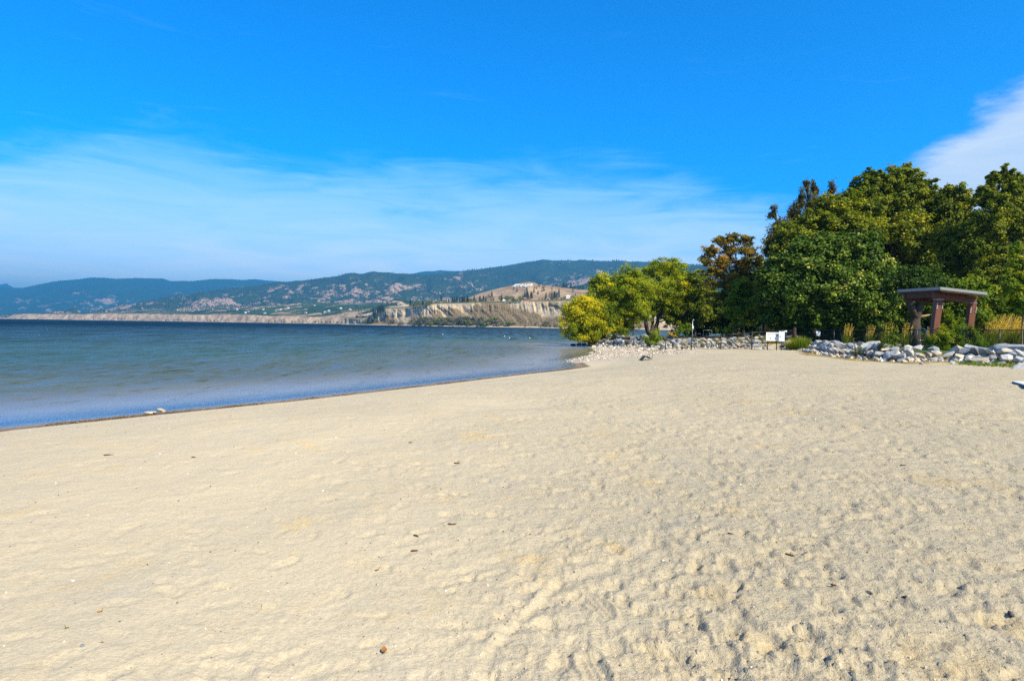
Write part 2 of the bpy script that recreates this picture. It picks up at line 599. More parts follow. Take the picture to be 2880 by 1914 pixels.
# broad sheet of ground under everything: lake bed and land out to the horizon
def build_ground():
    m, t, out = material('earth')
    p = t.pos()
    c = t.ramp(t.noise(p, 0.05, 6, 0.6), [(0.3, (0.07, 0.075, 0.035)), (0.7, (0.16, 0.13, 0.07))])
    t.put(out.inputs[0], t.node('ShaderNodeBsdfPrincipled', {'Base Color': c, 'Roughness': 0.95}))
    nth, nr = 240, 150
    th = np.linspace(0, 2 * math.pi, nth, endpoint=False)
    rr = np.concatenate([[0.01], 1.0 * (20000 / 1.0) ** np.linspace(0, 1, nr - 1)])
    T, RR = np.meshgrid(th, rr, indexing='ij')
    X = RR * np.sin(T); Y = RR * np.cos(T)
    s = shore_dist(X, Y)
    Z = ground_z(X, Y, s) - 0.3 * sstep(0, 1.0, RR) * sstep(400, 110, RR) - 0.25
    Z = np.where(RR > 1500, -2.9, Z)
    me = np_mesh('ground', np.stack([X, Y, Z], -1).reshape(-1, 3), grid_faces(nth, nr, True)[:, ::-1], [m], True)
    link('ground', me, kind='structure')
build_ground()

# park lawn behind the rock bank
def build_lawn():
    m, t, out = material('lawn')
    p = t.pos()
    n1_ = t.noise(p, 0.5, 5, 0.6); n2_ = t.noise(p, 14, 4, 0.7)
    c = t.ramp(n1_, [(0.3, (0.030, 0.070, 0.010)), (0.55, (0.055, 0.105, 0.014)), (0.75, (0.13, 0.12, 0.035))])
    c = t.mix(1.0, c, t.ramp(n2_, [(0.3, 0.6), (0.7, 1.3)]), 'MULTIPLY')
    c = t.mix(t.attr('dirt'), c, (0.17, 0.12, 0.075))
    t.put(out.inputs[0], t.node('ShaderNodeBsdfPrincipled', {'Base Color': c, 'Roughness': 0.9, 'Normal': t.bump(n2_, 0.8, 0.06)}))
    nth, nr = 240, 130
    th = np.radians(np.linspace(3, 60, nth)); rr = 26 * (190 / 26) ** np.linspace(0, 1, nr)
    T, RR = np.meshgrid(th, rr, indexing='ij')
    X = RR * np.sin(T); Y = RR * np.cos(T)
    s = shore_dist(X, Y); b = bank_dist(X, Y)
    Z = ground_z(X, Y, s) + 0.03 + 0.05 * fbm(X * 0.5, Y * 0.5, 4, 3)
    dirt = sstep(9, 13, b + 2 * fbm(X * 0.2, Y * 0.2, 6, 3))
    dirt = np.maximum(dirt, sstep(20, 14, X) * 0.7)
    f = grid_faces(nth, nr); k = ((b.ravel()[f] > 1.1) & (s.ravel()[f] > 0.4)).all(1)
    me = np_mesh('lawn', np.stack([X, Y, Z], -1).reshape(-1, 3), f[k][:, ::-1], [m], True, {'dirt': dirt.ravel()})
    link('lawn', me, kind='structure')
build_lawn()

# paved path across the park
def ribbon(name, pts, wid, mat, lift=0.05):
    v = []; n = len(pts)
    for i in range(n):
        a = Vector(pts[max(i - 1, 0)]); b = Vector(pts[min(i + 1, n - 1)]); d = (b - a).normalized(); nn = Vector((-d.y, d.x))
        for s_ in (-1, 1):
            q = Vector(pts[i]) + nn * wid / 2 * s_
            v.append((q.x, q.y, gz(q.x, q.y) + lift))
    f = np.array([[2 * i, 2 * i + 1, 2 * i + 3, 2 * i + 2] for i in range(n - 1)])[:, ::-1]
    # skirt edges give the slab a thickness
    v2 = [(a, b, c - 0.09) for a, b, c in v]
    f2 = []
    for i in range(n - 1):
        for s_ in (0, 1):
            a, b = 2 * i + s_, 2 * i + 2 + s_
            f2.append([a, b, b + 2 * n, a + 2 * n])
    me = np_mesh(name, v + v2, np.concatenate([f, np.array(f2)]), [mat])
    return link(name, me, kind='structure')
pathmat = simple_mat('path_concrete', (0.38, 0.35, 0.31), 0.9, var=0.2, scale=1.5)
def curve_pts(a, n=24):
    a = [Vector(q) for q in a]; out = []
    for i in range(len(a) - 1):
        p0 = a[max(i - 1, 0)]; p1 = a[i]; p2 = a[i + 1]; p3 = a[min(i + 2, len(a) - 1)]
        for k in range(n // (len(a) - 1)):
            t = k / (n // (len(a) - 1))
            out.append(0.5 * ((2 * p1) + (p2 - p0) * t + (2 * p0 - 5 * p1 + 4 * p2 - p3) * t * t + (3 * p1 - p0 - 3 * p2 + p3) * t ** 3))
    out.append(a[-1]); return out
ribbon('path', curve_pts([(14.5, 75), (19, 70), (26.5, 64), (31, 54), (32, 45), (36, 40.3), (60, 37.5)], 36), 1.8, pathmat, 0.10)

# ------------------------------------------------------------------ lake
def build_lake():
    m, t, out = material('lake_water')
    p = t.pos()
    d = t.attr('offshore')           # metres from the shore
    r = t.node('ShaderNodeVectorMath', {0: p}, out=1, operation='LENGTH')
    rot = (0, 0, 0.25)
    a1 = t.noise(t.mapping(p, scale=(1.0, 0.62, 1), rot=rot), 0.85, 7, 0.74, 0.35)
    a2 = t.noise(t.mapping(p, scale=(0.8, 1.4, 1), rot=(0, 0, -0.3)), 5.2, 4, 0.6, 0.3)
    a3 = t.noise(t.mapping(p, scale=(0.6, 1.5, 1), rot=rot), 0.22, 4, 0.6, 0.2)
    patch = t.noise(t.mapping(p, scale=(0.25, 1.0, 1)), 0.035, 4, 0.6, 0.4)
    # sheltered strip by the beach is calm, open water is choppy
    chop = t.math('ADD', 0.10, t.math('MULTIPLY', t.smooth(d, 1.0, 15.0), 0.9))
    chop = t.math('MULTIPLY', chop, t.ramp(patch, [(0.35, 0.78), (0.65, 1.15)]))
    hs = t.math('ADD', t.math('MULTIPLY', a1, 0.8), t.math('MULTIPLY', a2, 0.2))
    nrm = t.bump(hs, t.math('MULTIPLY', chop, 1.0), 0.55)
    nrm = t.bump(a3, t.math('MULTIPLY', t.smooth(d, 20, 120), 0.8), 2.6, nrm)
    deepc = t.ramp(t.math('DIVIDE', d, 260.0, clamp=True), [(0.0, (0.250, 0.220, 0.185)), (0.03, (0.095, 0.115, 0.092)), (0.10, (0.040, 0.088, 0.080)), (0.30, (0.016, 0.042, 0.044)), (1.0, (0.003, 0.015, 0.030))])
    deepc = t.mix(1.0, deepc, t.ramp(patch, [(0.35, 0.82), (0.65, 1.2)]), 'MULTIPLY')
    w1 = t.noise(t.mapping(p, scale=(2.6, 0.80, 1), rot=(0, 0, 0.1)), 1.0, 4, 0.7, 0.3)
    w2 = t.noise(t.mapping(p, scale=(0.95, 0.17, 1), rot=(0, 0, -0.05)), 1.0, 3, 0.6, 0.3)
    w3 = t.noise(t.mapping(p, scale=(0.42, 0.05, 1), rot=(0, 0, 0.03)), 1.0, 3, 0.6, 0.3)
    rz = t.smooth(r, 35, 120)
    wsum = t.math('ADD', t.math('MULTIPLY', w2, t.math('SUBTRACT', 1.0, t.math('MULTIPLY', rz, 0.4))), t.math('ADD', t.math('MULTIPLY', w1, t.math('SUBTRACT', 1.5, t.math('MULTIPLY', rz, 1.2))), t.math('MULTIPLY', w3, t.math('ADD', 0.12, t.math('MULTIPLY', rz, 0.7)))))
    wsum = t.math('DIVIDE', wsum, t.math('ADD', 2.62, t.math('MULTIPLY', rz, -0.9)))
    # wavelet light and dark painted by noise into mirror strength and body colour
    ripple_tone = t.math('ADD', 1.0, t.math('MULTIPLY', t.math('MULTIPLY', t.math('SUBTRACT', wsum, 0.5), 13.0), t.smooth(d, 1.5, 12.0)))
    ripple_tone = t.math('MAXIMUM', ripple_tone, 0.25)
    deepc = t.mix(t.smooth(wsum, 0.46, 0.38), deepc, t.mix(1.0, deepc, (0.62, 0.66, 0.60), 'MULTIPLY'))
    body = t.node('ShaderNodeBsdfDiffuse', {'Color': deepc})
    clear = t.node('ShaderNodeBsdfTransparent', {'Color': (0.80, 0.84, 0.74, 1)})
    under = t.node('ShaderNodeMixShader', {0: t.smooth(d, 0.0, 2.6), 1: clear, 2: body})
    gl = t.node('ShaderNodeBsdfGlossy', {'Color': (0.92, 0.95, 1, 1), 'Roughness': 0.14, 'Normal': nrm})
    fr = t.node('ShaderNodeFresnel', {'IOR': 1.333, 'Normal': nrm})
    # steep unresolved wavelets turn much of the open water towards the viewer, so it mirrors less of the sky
    fr = t.math('MULTIPLY', fr, t.math('MULTIPLY', ripple_tone, t.math('SUBTRACT', t.math('SUBTRACT', 0.56, t.math('MULTIPLY', t.smooth(d, 0.0, 7.0), 0.33)), t.math('MULTIPLY', t.smooth(d, 40.0, 350.0), 0.16))))
    t.put(out.inputs[0], t.node('ShaderNodeMixShader', {0: fr, 1: under, 2: gl}))
    nth, nr = 340, 300
    th = np.radians(np.linspace(-100, 62, nth)); rr = 7.0 * (16000 / 7.0) ** np.linspace(0, 1, nr)
    T, RR = np.meshgrid(th, rr, indexing='ij')
    X = RR * np.sin(T); Y = RR * np.cos(T)
    s = shore_dist(X, Y)
    off = np.maximum(-s, 0)
    fade = sstep(90, 25, RR) * sstep(0.5, 9, off)
    Z = fade * (0.030 * fbm(X * 0.9 + Y * 0.3, Y * 1.7, 5, 3) + 0.012 * fbm(X * 3, Y * 4, 15, 2))
    f = grid_faces(nth, nr); k = ((s.ravel()[f] < 3.0)).any(1)
    me = np_mesh('lake', np.stack([X, Y, Z], -1).reshape(-1, 3), f[k][:, ::-1], [m], True, {'offshore': off.ravel()})
    link('lake', me, kind='structure')
build_lake()

# ------------------------------------------------------------------ hills
def layer(contours, x0, x1, nu, nrows, noise_amp, noise_scale, seed, px_jit=0.0):
    """contours: list of (distance knots [(px, d)], silhouette knots [(px, py)] or a height). Builds a terrain strip through them."""
    pxs = np.linspace(x0, x1, nu)
    rows_x, rows_y, rows_z = [], [], []
    cs = []
    for dk, sk in contours:
        d = np.interp(pxs, [a for a, _ in dk], [b for _, b in dk])
        tx = np.empty(nu); zz = np.empty(nu)
        if isinstance(sk, (int, float)):
            for i, px in enumerate(pxs):
                r_ = ray(px, 915); tx[i] = r_.x / r_.y
            zz[:] = sk
        else:
            py = np.interp(pxs, [a for a, _ in sk], [b for _, b in sk])
            if px_jit:
                py = py + px_jit * fbm(pxs / 26.0, pxs * 0 + seed, seed, 5)
            for i, (px, y_) in enumerate(zip(pxs, py)):
                r_ = ray(px, y_); tx[i] = r_.x / r_.y; zz[i] = H + d[i] * r_.z / r_.y
        cs.append((tx, d, zz))
    ci = 0
    for c in range(len(cs) - 1):
        n = nrows[c]
        for k in range(n + (1 if c == len(cs) - 2 else 0)):
            t = k / n
            a, b = cs[c], cs[c + 1]
            rows_x.append(a[0] * (1 - t) + b[0] * t); rows_y.append(a[1] * (1 - t) + b[1] * t)
            rows_z.append(a[2] * (1 - t) + b[2] * t + 0)
            ci += 1
    TX = np.array(rows_x).T; D = np.array(rows_y).T; Z = np.array(rows_z).T
    X = TX * D
    return X, D, Z


def forest_material(name, rockiness, tint=(1, 1, 1), sc=1.0, rock_col=(0.40, 0.28, 0.22)):
    m, t, out = material(name)
    p = t.pos()
    ps = t.mapping(p, scale=(sc, sc, sc * 1.6))
    big = t.noise(ps, 0.0022, 6, 0.6, 0.3)
    mid = t.noise(ps, 0.010, 6, 0.7, 0.2)
    fine = t.noise(ps, 0.06, 5, 0.75)
    g = t.ramp(fine, [(0.30, (0.008, 0.024, 0.018)), (0.52, (0.022, 0.050, 0.030)), (0.75, (0.060, 0.085, 0.040))])
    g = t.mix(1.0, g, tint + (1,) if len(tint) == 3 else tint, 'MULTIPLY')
    rk = t.ramp(fine, [(0.30, tuple(c * 0.45 for c in rock_col)), (0.6, rock_col)])
    low = t.attr('low')
    mask = t.math('ADD', t.math('MULTIPLY', t.math('SUBTRACT', mid, 0.5), 1.7), t.math('MULTIPLY', t.math('SUBTRACT', big, 0.5), 1.5))
    mask = t.math('ADD', mask, t.math('MULTIPLY', t.math('SUBTRACT', fine, 0.5), 0.6))
    mask = t.math('ADD', mask, t.math('SUBTRACT', t.math('MULTIPLY', low, 0.42), rockiness))
    c = t.mix(t.smooth(mask, 0.0, 0.22), g, rk)
    t.put(out.inputs[0], t.node('ShaderNodeBsdfPrincipled', {'Base Color': c, 'Roughness': 1.0, 'Specular IOR Level': 0.0}))
    return m

HILL = {}

def hill(name, contours, x0, x1, nu, nrows, mat, amp, scale, seed, jit=0.0, ridge_rows=None):
    X, Y, Z = layer(contours, x0, x1, nu, nrows, 0, 0, seed, jit)
    nrow = X.shape[1]
    v = np.linspace(0, 1, nrow)[None, :]
    # relief that vanishes on the skyline row so that the outline stays put
    rr_ = ridge_rows if ridge_rows is not None else sum(nrows[:-1])
    vr = np.arange(nrow)[None, :] / rr_
    env = np.sin(np.clip(vr, 0, 1) * math.pi) ** 0.7
    N = ridged(X * scale, Y * scale, seed, 5) - 0.9
    Z = Z + amp * env * N
    low = 1 - np.clip(vr, 0, 1) + 0 * X
    me = np_mesh(name, np.stack([X, Y, Z], -1).reshape(-1, 3), grid_faces(X.shape[0], nrow)[:, ::-1], [mat], True, {'low': low.ravel()})
    HILL[name] = (X, Y, Z)
    return link(name, me, kind='structure')

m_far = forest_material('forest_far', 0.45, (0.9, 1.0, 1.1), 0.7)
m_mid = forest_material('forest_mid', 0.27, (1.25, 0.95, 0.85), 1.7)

# palest peak at the left edge and the pale ridge in the gap
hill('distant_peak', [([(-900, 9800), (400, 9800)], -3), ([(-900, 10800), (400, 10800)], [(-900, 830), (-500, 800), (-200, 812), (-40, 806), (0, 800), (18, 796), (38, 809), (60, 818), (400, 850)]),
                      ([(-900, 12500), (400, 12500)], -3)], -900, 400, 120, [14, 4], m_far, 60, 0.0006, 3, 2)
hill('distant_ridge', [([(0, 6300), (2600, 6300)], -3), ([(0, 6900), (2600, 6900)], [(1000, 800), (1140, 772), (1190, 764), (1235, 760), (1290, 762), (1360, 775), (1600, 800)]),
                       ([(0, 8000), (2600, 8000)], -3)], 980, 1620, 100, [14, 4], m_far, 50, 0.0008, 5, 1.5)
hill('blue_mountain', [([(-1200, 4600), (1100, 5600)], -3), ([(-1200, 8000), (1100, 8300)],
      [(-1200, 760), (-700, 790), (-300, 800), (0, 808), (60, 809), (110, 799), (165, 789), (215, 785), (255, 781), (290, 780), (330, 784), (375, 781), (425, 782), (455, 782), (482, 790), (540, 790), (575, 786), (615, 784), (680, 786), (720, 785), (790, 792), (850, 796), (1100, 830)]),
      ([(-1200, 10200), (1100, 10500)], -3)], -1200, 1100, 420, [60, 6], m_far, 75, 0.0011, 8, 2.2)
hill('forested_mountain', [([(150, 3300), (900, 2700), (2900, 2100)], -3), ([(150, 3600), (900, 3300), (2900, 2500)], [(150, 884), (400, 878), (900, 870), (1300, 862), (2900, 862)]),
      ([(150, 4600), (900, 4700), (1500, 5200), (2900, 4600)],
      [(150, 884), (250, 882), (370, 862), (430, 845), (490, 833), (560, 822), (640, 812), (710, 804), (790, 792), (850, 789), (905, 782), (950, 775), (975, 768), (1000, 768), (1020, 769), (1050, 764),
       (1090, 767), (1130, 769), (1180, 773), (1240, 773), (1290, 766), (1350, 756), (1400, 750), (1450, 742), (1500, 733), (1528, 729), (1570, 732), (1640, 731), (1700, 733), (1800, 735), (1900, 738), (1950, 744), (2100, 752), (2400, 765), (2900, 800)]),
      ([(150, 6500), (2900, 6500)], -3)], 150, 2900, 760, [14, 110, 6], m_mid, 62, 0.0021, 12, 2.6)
hill('forested_spur', [([(1560, 2200), (2900, 1700)], -3), ([(1560, 3000), (2900, 2400)], [(1560, 812), (1640, 800), (1700, 775), (1760, 764), (1850, 752), (1950, 748), (2100, 745), (2500, 752), (2900, 770)]),
      ([(1560, 3700), (2900, 3200)], -3)], 1560, 2900, 260, [60, 5], m_mid, 30, 0.003, 19, 2.5)

# orchard bench with the town, ending in the pale silt cliffs of the far shore
def bench_material():
    m, t, out = material('bench')
    p = t.pos()
    zone = t.attr('zone')           # 0 cliff, 1 bench
    cl = t.noise(t.mapping(p, scale=(1, 0.6, 0.35), rot=(0, 0.5, 0)), 0.035, 5, 0.7, 0.6)
    cliff = t.ramp(cl, [(0.32, (0.16, 0.12, 0.08)), (0.47, (0.34, 0.24, 0.15)), (0.60, (0.49, 0.37, 0.24)), (0.7, (0.56, 0.45, 0.31))])
    fld = t.node('ShaderNodeTexVoronoi', {'Vector': t.mapping(p, scale=(1, 0.5, 0), rot=(0, 0, 0.4)), 'Scale': 0.011}, out=1)
    fc = t.ramp(t.node('ShaderNodeSeparateColor', {0: fld}), [(0.0, (0.035, 0.065, 0.020)), (0.25, (0.06, 0.10, 0.03)), (0.45, (0.17, 0.14, 0.07)), (0.65, (0.38, 0.28, 0.17)), (0.8, (0.03, 0.05, 0.02))], 'CONSTANT')
    tr = t.noise(p, 0.05, 5, 0.7)
    fc = t.mix(t.smooth(tr, 0.5, 0.58), fc, (0.018, 0.040, 0.018))
    c = t.mix(zone, cliff, fc)
    t.put(out.inputs[0], t.node('ShaderNodeBsdfPrincipled', {'Base Color': c, 'Roughness': 1.0, 'Specular IOR Level': 0.0}))
    return m

def bench():
    dk = lambda k: [(-400, 3500 + k), (0, 3100 + k), (400, 2700 + k), (800, 2150 + k), (1300, 1700 + k), (1500, 1600 + k)]
    top = [(-400, 893), (20, 893), (38, 884), (80, 882), (200, 883), (330, 882), (420, 883), (560, 884), (700, 884), (760, 888), (830, 890), (900, 891), (960, 882), (1000, 881), (1060, 879), (1300, 880), (1500, 880)]
    back = [(-400, 888), (20, 886), (100, 882), (250, 878), (400, 868), (520, 866), (640, 862), (760, 858), (900, 850), (1000, 852), (1100, 850), (1500, 850)]
    X, Y, Z = layer([(dk(0), -1.5), (dk(8), 1.2), (dk(55), top), (dk(1150), back), (dk(1700), -3)], -400, 1500, 900, [2, 16, 26, 3], 0, 0, 3, 1.2)
    n = X.shape[1]; j = np.arange(n)[None, :] + 0 * X
    env = np.clip((j - 2) / 5, 0, 1) * np.clip((18 - j) / 5, 0, 1)
    gul = ridged(X * 0.022 + Z * 0.02, Y * 0.004, 4, 4) - 0.8
    Y2 = Y + env * 4 * gul
    env2 = sstep(19, 26, j) * sstep(44, 40, j)
    Z2 = Z + env2 * 7 * fbm(X * 0.01, Y * 0.006, 9, 4)
    zone = sstep(17, 19, j) * (1 - sstep(0.2, 0.5, fbm(X * 0.012, Y * 0.008, 33, 3)) * 0.0)
    me = np_mesh('far_shore_bench', np.stack([X, Y2, Z2], -1).reshape(-1, 3), grid_faces(X.shape[0], n)[:, ::-1], [bench_material()], True, {'zone': zone.ravel()})
    HILL['bench'] = (X, Y2, Z2)
    link('far_shore_bench', me, kind='structure')
bench()

# rounded pale rock knoll beyond the bluff
rockm = forest_material('rock_knoll', 0.05, (1, 1, 1), 3.0, (0.46, 0.36, 0.29))
hill('rock_knoll', [([(1000, 1450), (1300, 1450)], 20), ([(1000, 1600), (1300, 1600)], [(1000, 885), (1050, 868), (1080, 852), (1105, 842), (1130, 842), (1150, 848), (1175, 860), (1220, 875), (1300, 885)]),
      ([(1000, 1750), (1300, 1750)], 20)], 1000, 1300, 110, [16, 4], rockm, 6, 0.02, 4, 1.5)

# the tawny hill with a white stone patch
def hill_material():
    m, t, out = material('dry_grass_hill')
    p = t.pos()
    n1_ = t.noise(p, 0.012, 6, 0.65); n2_ = t.noise(p, 0.11, 5, 0.75)
    c = t.ramp(n1_, [(0.3, (0.19, 0.125, 0.070)), (0.5, (0.31, 0.215, 0.125)), (0.72, (0.42, 0.31, 0.19))])
    c = t.mix(t.smooth(t.noise(p, 0.02, 5, 0.7), 0.54, 0.66), c, (0.27, 0.21, 0.17))
    c = t.mix(1.0, c, t.ramp(n2_, [(0.3, 0.68), (0.65, 1.12)]), 'MULTIPLY')
    t.put(out.inputs[0], t.node('ShaderNodeBsdfPrincipled', {'Base Color': c, 'Roughness': 1.0, 'Specular IOR Level': 0.0, 'Normal': t.bump(n1_, 0.5, 8.0)}))
    return m
hm = hill_material()
hill('dry_grass_hill', [([(1220, 1150), (2400, 950)], 20), ([(1220, 1250), (2400, 1050)], [(1220, 878), (1300, 862), (1500, 858), (1700, 862), (2400, 862)]), ([(1220, 1500), (2400, 1350)],
     [(1220, 880), (1290, 852), (1305, 841), (1320, 835), (1350, 824), (1380, 816), (1410, 809), (1440, 802), (1455, 798), (1470, 794), (1488, 791), (1502, 794), (1515, 800), (1540, 802), (1570, 806), (1600, 811), (1640, 814), (1700, 820), (1900, 830), (2400, 840)]),
     ([(1220, 1800), (2400, 1700)], 20)], 1220, 2400, 420, [6, 40, 4], hm, 5, 0.012, 9, 0.8)

# near silt bluff
def bluff_material():
    m, t, out = material('silt_bluff')
    p = t.pos()
    veg = t.attr('veg'); face = t.attr('face')
    streak = t.noise(t.mapping(p, scale=(1.0, 0.5, 0.16)), 0.28, 5, 0.7, 0.4)
    n2_ = t.noise(p, 0.55, 5, 0.75); n3_ = t.noise(p, 0.07, 4, 0.6)
    clay = t.ramp(streak, [(0.28, (0.24, 0.17, 0.10)), (0.42, (0.42, 0.32, 0.20)), (0.62, (0.56, 0.455, 0.31))])
    scrub = t.ramp(n2_, [(0.32, (0.05, 0.046, 0.026)), (0.5, (0.20, 0.145, 0.075)), (0.68, (0.42, 0.31, 0.18))])
    vm = t.math('ADD', veg, t.math('MULTIPLY', t.math('SUBTRACT', n2_, 0.5), 0.9))
    vm = t.math('ADD', vm, t.math('MULTIPLY', t.math('SUBTRACT', n3_, 0.5), 0.5))
    c = t.mix(t.smooth(vm, 0.38, 0.58), clay, scrub)
    c = t.mix(t.attr('green'), c, t.ramp(n2_, [(0.3, (0.03, 0.05, 0.012)), (0.7, (0.10, 0.12, 0.035))]))
    t.put(out.inputs[0], t.node('ShaderNodeBsdfPrincipled', {'Base Color': c, 'Roughness': 1.0, 'Specular IOR Level': 0.0, 'Normal': t.bump(t.math('ADD', streak, n2_), 0.7, 1.2)}))
    return m

def bluff():
    dk = lambda k: [(960, 1250 + k), (1040, 1120 + k), (1200, 960 + k), (1600, 800 + k), (2400, 640 + k)]
    toe = [(960, 905), (1040, 905), (1200, 905), (1400, 908), (1600, 912), (2400, 926)]
    top = [(960, 893), (1010, 897), (1030, 894), (1050, 884), (1075, 878), (1084, 869), (1120, 867), (1150, 865), (1170, 861), (1190, 860), (1215, 855), (1240, 854), (1300, 853), (1350, 851), (1400, 851), (1480, 848), (1520, 848), (1600, 845), (1640, 846), (1800, 850), (2400, 856)]
    mid = [(a, b + 24) for a, b in top]
    back = [(a, b - 4) for a, b in top]
    X, Y, Z = layer([(dk(0), -1.5), (dk(2.5), 0.9), (dk(9), 1.2), (dk(36), mid), (dk(48), top), (dk(110), [(a, b - 2) for a, b in top]), (dk(380), back), (dk(500), -3)], 960, 2400, 1150, [1, 2, 22, 18, 8, 8, 2], 0, 0, 3, 0.8)
    n = X.shape[1]; j = np.arange(n)[None, :] + 0 * X
    env = np.clip((j - 4) / 8, 0, 1) * np.clip((43.5 - j) / 7, 0, 1)
    zz = np.clip(Z, 0, 60)
    # gullies lean down to the left, like the slumped fans of the bluff
    wp = 14 * fbm(X * 0.02, zz * 0.05, 77, 3)
    g1 = ridged((X + wp + zz * 0.9) * 0.030, zz * 0.012 + Y * 0.002, 14, 5) - 0.8
    g2 = ridged((X + zz * 0.15) * 0.12, zz * 0.01, 24, 3) - 0.8
    Y2 = Y + env * (3.2 * g1 + 2.2 * g2 * np.clip((j - 18) / 10, 0, 1))
    fan = fbm((X + zz * 1.1) * 0.022, zz * 0.03, 44, 4)
    px = 1440 + 1760 * X / Y
    veg = 0.20 + 0.9 * fan + 0.35 * sstep(0.2, -0.3, g1) - 0.20 * sstep(1330, 1250, px) * sstep(24, 34, j) - 0.30 * sstep(28, 40, j) * sstep(1400, 1380, px)
    veg += 0.22 * sstep(1385, 1420, px) * (0.4 + fbm((X + zz * 1.6) * 0.02, zz * 0.05, 55, 3))
    veg += 0.30 * sstep(20, 6, j)
    veg = np.where(j < 4, -1.0, veg)
    veg = np.clip(veg, -1, 1)
    green = sstep(43, 45, j) * 0.85
    me = np_mesh('silt_bluff', np.stack([X, Y2, Z], -1).reshape(-1, 3), grid_faces(X.shape[0], n)[:, ::-1], [bluff_material()], True, {'veg': veg.ravel(), 'green': green.ravel(), 'face': (j / n).ravel()})
    HILL['bluff'] = (X, Y2, Z)
    link('silt_bluff', me, kind='structure')
bluff()

# ------------------------------------------------------------------ haze
hb = MB().box((0, 8000, 318), (44000, 30000, 650))
hmat = bpy.data.materials.new('haze')
hmat.use_nodes = True
ht = NT(hmat.node_tree); ht.n.clear()
ho = ht.n.new('ShaderNodeOutputMaterial')
hv = ht.node('ShaderNodeVolumePrincipled', {'Color': (0.10, 0.50, 0.92, 1), 'Density': 1.35e-4, 'Anisotropy': 0.2})
ht.put(ho.inputs['Volume'], hv)
haze = link('haze', hb.mesh('haze', hmat), kind='stuff', label='thin blue haze over the lake and the far mountains', cat='haze')

# ------------------------------------------------------------------ foliage
def leaf_material(name, stops, trans=0.30, sheen=0.35):
    m, t, out = material(name)
    tint = t.attr('tint')
    c = t.ramp(tint, stops)
    pb = t.node('ShaderNodeBsdfPrincipled', {'Base Color': c, 'Roughness': 0.55, 'Specular IOR Level': sheen * 0.4})
    tc = t.mix(1.0, c, (1.25, 1.35, 0.55), 'MULTIPLY')
    tr = t.node('ShaderNodeBsdfTranslucent', {'Color': tc})
    t.put(out.inputs[0], t.node('ShaderNodeMixShader', {0: trans, 1: pb, 2: tr}))
    return m

LM = {
    'willow_yellow': leaf_material('leaf_yellow', [(0.0, (0.071, 0.120, 0.009)), (0.35, (0.201, 0.252, 0.013)), (0.65, (0.496, 0.444, 0.013)), (1.0, (0.750, 0.600, 0.022))], 0.38),
    'willow_green': leaf_material('leaf_willow', [(0.0, (0.084, 0.146, 0.009)), (0.4, (0.240, 0.306, 0.012)), (0.75, (0.478, 0.463, 0.019)), (1.0, (0.750, 0.620, 0.021))], 0.38),
    'maple': leaf_material('leaf_maple', [(0.0, (0.020, 0.044, 0.006)), (0.4, (0.062, 0.118, 0.011)), (0.72, (0.150, 0.215, 0.020)), (0.90, (0.40, 0.42, 0.07)), (1.0, (0.66, 0.60, 0.16))], 0.22),
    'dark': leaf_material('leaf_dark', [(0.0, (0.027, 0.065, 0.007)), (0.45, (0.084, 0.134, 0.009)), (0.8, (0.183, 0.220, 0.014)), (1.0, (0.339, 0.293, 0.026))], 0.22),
    'olive': leaf_material('leaf_olive', [(0.0, (0.057, 0.092, 0.007)), (0.45, (0.156, 0.194, 0.011)), (0.8, (0.312, 0.317, 0.015)), (1.0, (0.535, 0.414, 0.032))], 0.28),
    'russet': leaf_material('leaf_russet', [(0.0, (0.071, 0.090, 0.013)), (0.35, (0.153, 0.150, 0.020)), (0.7, (0.354, 0.222, 0.026)), (1.0, (0.590, 0.312, 0.039))], 0.3),
    'wispy': leaf_material('leaf_wispy', [(0.0, (0.058, 0.052, 0.020)), (0.4, (0.116, 0.109, 0.026)), (0.75, (0.188, 0.175, 0.034)), (1.0, (0.288, 0.220, 0.061))], 0.25),
    'fresh': leaf_material('leaf_fresh', [(0.0, (0.052, 0.108, 0.007)), (0.5, (0.144, 0.226, 0.011)), (1.0, (0.406, 0.378, 0.026))], 0.35),
    'tan': leaf_material('leaf_tan', [(0.0, (0.282, 0.182, 0.026)), (0.5, (0.750, 0.450, 0.062)), (1.0, (0.750, 0.620, 0.134))], 0.35, 0.2),
}
bark = simple_mat('bark', (0.075, 0.055, 0.042), 0.95, var=0.35, scale=9, bump=0.8)
bark_pale = simple_mat('bark_pale', (0.22, 0.17, 0.12), 0.9, var=0.3, scale=9, bump=0.5)


